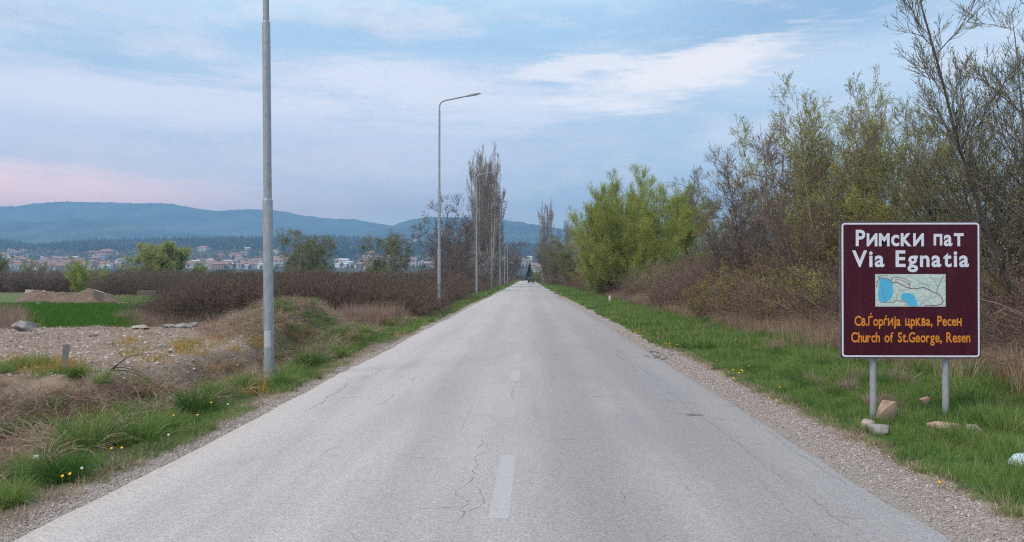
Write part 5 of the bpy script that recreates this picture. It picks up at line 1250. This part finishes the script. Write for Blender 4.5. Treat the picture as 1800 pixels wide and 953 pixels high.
dl = [(145, 829, 0, 'white dandelion clock in front of the lower left verge tussocks'), (111, 843, 1, 'left one of two yellow dandelions in the dark tussock lower left'), (124, 839, 1, 'right one of two yellow dandelions in the dark tussock lower left'),
      (197, 793, 1, 'left one of the pair of yellow dandelions below the large verge tussock'), (215, 792, 1, 'right one of the pair of yellow dandelions below the large verge tussock'), (348, 733, 1, 'yellow dandelion in front of the middle verge tussock'),
      (306, 734, 1, 'yellow dandelion left of the middle verge tussock'), (297, 769, 0, 'white dandelion clock at the gravel edge by the middle verge tussocks'), (401, 714, 0, 'white dandelion clock near the gravel bend left of the nearest lamp'),
      (372, 711, 1, 'yellow dandelion left of the nearest lamp beside the white clock'), (1351, 690, 1, 'yellow dandelion nearest the gravel shoulder on the right verge'), (1370, 681, 1, 'highest yellow dandelion of the right-hand trio near the shoulder'),
      (1364, 694, 1, 'lowest yellow dandelion of the right-hand trio near the shoulder'), (1290, 657, 1, 'yellow dandelion, left of the middle cluster on the right verge'), (1302, 651, 1, 'yellow dandelion, centre of the middle cluster on the right verge'),
      (1316, 644, 1, 'yellow dandelion, right of the middle cluster on the right verge'), (1260, 634, 1, 'lone yellow dandelion farther up the right verge'), (1214, 622, 1, 'lone yellow dandelion near the crumbled asphalt edge'),
      (1650, 830, 1, 'yellow dandelion low in the grass below the right sign post'), (1178, 604, 1, 'farthest lone dandelion on the right verge')]
for (a, b_, ye, lb) in dl:
    zf = .16; x_, y_ = gp(a, b_, zf); z_ = Hs(x_, y_)+zf
    o = thing('dandelion', lb, 'dandelion', (x_, y_, z_), group='dandelions on the verges'); link('stem', STEM, o); link('flower_head' if ye else 'seed_head', FY if ye else FW, o, rot=(.7 if ye else 0, 0, 0), scale=(.72 if ye else .55,)*3)
DP = []
for (a, b_, n_) in ((1126, 583, 26), (1079, 556, 26), (1178, 603, 10), (1300, 650, 10)):
    for _ in range(n_): DP.append((*gp(a+rg.normal(0, 11), b_+rg.normal(0, 2.2), .15), .15))
DP = np.array(DP); scatter('yellow_flowers', [FY], DP, rg.uniform(0, 6, len(DP)), np.full(len(DP), .85), 'patches of small yellow flowers in the grass of the right verge', 'flowers', tilt=.6)

# ------------------------------------------------------------------ town below the hills
def house_parts(w_, d_, h_, rh, wall, tile, hip):
    P = []
    P.append(('wall', MB().box(-w_/2, w_/2, -d_/2, d_/2, -3, h_).mesh('wall', M[wall])))
    e = .5; k = w_*.28 if hip else 0
    v = [(-w_/2-e, -d_/2-e, h_+.01), (w_/2+e, -d_/2-e, h_+.01), (w_/2+e, d_/2+e, h_+.01), (-w_/2-e, d_/2+e, h_+.01), (-w_/2-e+k, 0, h_+rh), (w_/2+e-k, 0, h_+rh)]
    me = bpy.data.meshes.new('roof'); me.from_pydata(v, [], [(0, 1, 5, 4), (2, 3, 4, 5), (1, 2, 5), (3, 0, 4), (3, 2, 1, 0)]); me.materials.append(M[tile]); P.append(('roof', me))
    nw = max(2, int(w_/3.5)); wm = MB().box(-.6, .6, -.06, .0, -.7, .7).mesh('window', M['glass_dark'])
    W = [((-w_/2+w_*(i+.5)/nw, -d_/2-.01, 1.7+f*2.9), wm) for i in range(nw) for f in range(int(h_//2.8))]
    P.append(('windows', W)); P.append(('chimney', MB().box(w_*.15, w_*.15+.7, .5, 1.2, h_+.3, h_+rh+.7).mesh('chimney', M['wall_c']))); return P
HP = [house_parts(11, 9, 6, 2.6, 'wall_b', 'tile', True), house_parts(13, 9, 5.6, 2.8, 'wall_a', 'tile', False), house_parts(9, 8, 3.4, 2.2, 'wall_b', 'tile_b', True), house_parts(15, 10, 6.2, 3, 'wall_c', 'tile', True), house_parts(16, 9, 9, 1.6, 'wall_a', 'tile_b', True), house_parts(10, 9, 6, 1.2, 'wall_b', 'wall_b', False)]
def put_house(k, px, py, s_, rz, label, group):
    x_, y_, z_ = on_hill(px, py); o = thing('house', label, 'house', (x_, y_, z_), rz, group, s_)
    for nm, me in HP[k]:
        if nm == 'windows':
            for (p_, wm) in me: link('window', wm, o, p_)
        else: link(nm, me, o)
r = random.Random(21)
kl = ['white house with red hipped roof', 'cream house with red gabled roof', 'low white house with brown roof', 'large brick house with red roof', 'tall cream block', 'white house with pale flat roof']
spots = [(482, 448, 4, 1.2, 'tall cream apartment block right of the nearest lamp pole, in front of the wooded hill'), (487, 468, 1, 1.6, 'broad white-walled house right of the nearest lamp pole'), (188, 452, 3, 2.0, 'longest red roof in the middle of the town left of the round willow'), (174, 455, 0, 1.3, 'white gabled house at the left end of the longest red roof'),
         (358, 442, 1, 1.6, 'wide pink-roofed house on the slope right of the round willow'), (435, 441, 5, 1.2, 'bright white house alone on the wooded slope left of the nearest lamp'), (420, 458, 0, 1.3, 'red-roofed house alone between the willow and the nearest lamp'), (605, 466, 5, 1.5, 'white house between the two groups of birches'),
         (655, 455, 3, 1.8, 'long cream building behind the right-hand birches'), (720, 428, 5, 1.0, 'left one of two white houses high on the wooded hill'), (731, 426, 5, 1.2, 'right one of two white houses high on the wooded hill'), (584, 429, 5, .7, 'tiny white house high on the wooded hill right of the left birches'), (720, 468, 1, 1.8, 'pale house just left of the second street lamp')]
for (a, b_, k, s_, lb) in spots: put_house(k, a, b_, s_, r.uniform(-.3, .3), lb, None)
zones_t = [(8, 140, 455, 474, 46, 'in town near the bright shrub'), (0, 75, 442, 456, 12, 'high at the left edge of town'), (80, 215, 458, 475, 40, 'in town left of the round willow'), (160, 210, 444, 454, 9, 'above the town centre'), (330, 475, 461, 474, 48, 'in town left of the nearest lamp'),
           (376, 430, 446, 456, 5, 'on the slope above the town'), (480, 505, 450, 470, 5, 'just right of the nearest lamp'), (585, 655, 459, 473, 16, 'between the birch groups'), (640, 690, 450, 460, 7, 'behind the right birches'), (700, 775, 452, 470, 10, 'left of the second lamp'), (885, 1000, 456, 478, 34, 'at the end of the road')]
for (a0, a1, b0, b1, n_, where) in zones_t:
    for i in range(n_):
        k = r.choice([0, 0, 0, 1, 1, 2, 3, 5]); put_house(k, r.uniform(a0, a1), r.uniform(b0, b1), r.uniform(.85, 1.25), r.uniform(-.9, .9), kl[k]+' '+where, 'houses '+where+', '+kl[k])
mast = thing('radio_mast', 'thin reddish lattice mast above the left part of the town', 'mast', on_hill(50, 452))
mb = MB()
for (a, b_) in ((-1, -1), (1, -1), (1, 1), (-1, 1)): mb.tube([(a*1.6, b_*1.6, -2), (a*.35, b_*.35, 32)], .16, 4)
for i in range(14):
    z0 = i*2.3; w0 = 1.6-1.25*z0/32; w1 = 1.6-1.25*(z0+2.3)/32; mb.tube([(-w0, -w0, z0), (w1, -w1, z0+2.3)], .09, 4); mb.tube([(w0, -w0, z0), (-w1, -w1, z0+2.3)], .09, 4)
mb.link('lattice', M['tile'], mast)
# trees of the town and the conifer wood on the hill
def blob_tree(seed, mt, h=7, w_=5, n=130, size=1.1):
    rg_ = np.random.default_rng(seed); d = nrm(rg_.normal(0, 1, (n, 3))); rad = rg_.uniform(.45, 1, (n, 1)); c_ = d*rad*np.array([w_/2, w_/2, h*.42])+np.array([0, 0, h*.58])
    a = nrm(rg_.normal(0, 1, (n, 3))); b_ = nrm(np.cross(a, rg_.normal(0, 1, (n, 3)))); s = size*rg_.uniform(.6, 1.3, (n, 1))*.5
    V = np.stack([c_-a*s, c_-b_*s, c_+a*s, c_+b_*s], 1).reshape(-1, 3)
    return mesh_np('crown', V, [np.arange(n*4).reshape(-1, 4)], M[mt], tone_v=np.repeat(rg_.uniform(0, 1, n), 4))
def hill_pts(n, px0, px1, py0, py1, rgx, cond=None, hz_=0):
    Pp = []
    u_ = rgx.uniform(px0, px1, n); t_ = rgx.uniform(0, 1, n)
    Yc = 560+(2600-560)*t_
    return u_, Yc
rgx = np.random.default_rng(17)
n = 60000; U = rgx.uniform(-1.0, .75, n); YC = 700+1890*np.sqrt(rgx.uniform(0, 1, n)); Z = whill(U, YC); PY = HY-(Z-CH)/YC*F; PX_ = PX(U)
den = vnoise(PX_*.018, PY*.09, 5); wood = (PY < np.interp(PX_, [0, 100, 200, 330, 450, 600, 800, 1000], [441, 440, 442, 437, 441, 452, 448, 455])+den*7) & (den > -.72+.0*PX_)
gap = vnoise(PX_*.05, PY*.2, 9) > .42
k = wood & ~gap
CF = [conifer_mesh(60+i, 11, 2.9, 9, 9, 1.0, 'needle') for i in range(3)]
scatter('conifer_wood', CF, np.stack([U*YC, YC, Z], 1)[k][:15000], rgx.uniform(0, 6, k.sum())[:15000], rgx.uniform(.7, 1.35, k.sum())[:15000], 'dark conifer wood covering the hill behind the town', 'wood', seed=71)
k2 = (~wood | (wood & gap)) & (PY < 476) & (rgx.uniform(0, 1, n) < .22)
TT = [blob_tree(1, 'town_green'), blob_tree(2, 'town_green', 9, 5), blob_tree(3, 'blossom', 5, 5), blob_tree(4, 'straw_dull', 7, 6)]
scatter('town_trees', TT, np.stack([U*YC, YC, Z], 1)[k2][:4500], rgx.uniform(0, 6, k2.sum())[:4500], rgx.uniform(.6, 1.2, k2.sum())[:4500], 'grey-green and blossoming trees scattered among the town houses', 'trees', pick=rgx.choice(4, k2.sum(), p=[.42, .28, .1, .2])[:4500], seed=72)
n = 900; U = rgx.uniform(-.7, .1, n); YC = rgx.uniform(300, 700, n); XX = U*YC; k = ~((XX > -25) & (YC < 460)) & ~((XX > -9) & (XX < 12))
scatter('field_trees', TT, np.stack([XX, YC, H(XX, YC)-.4], 1)[k], rgx.uniform(0, 6, k.sum()), rgx.uniform(.35, .75, k.sum()), 'low bushes over the far fields before the town', 'bushes', pick=rgx.choice(4, k.sum(), p=[.35, .25, .1, .3]), seed=73)
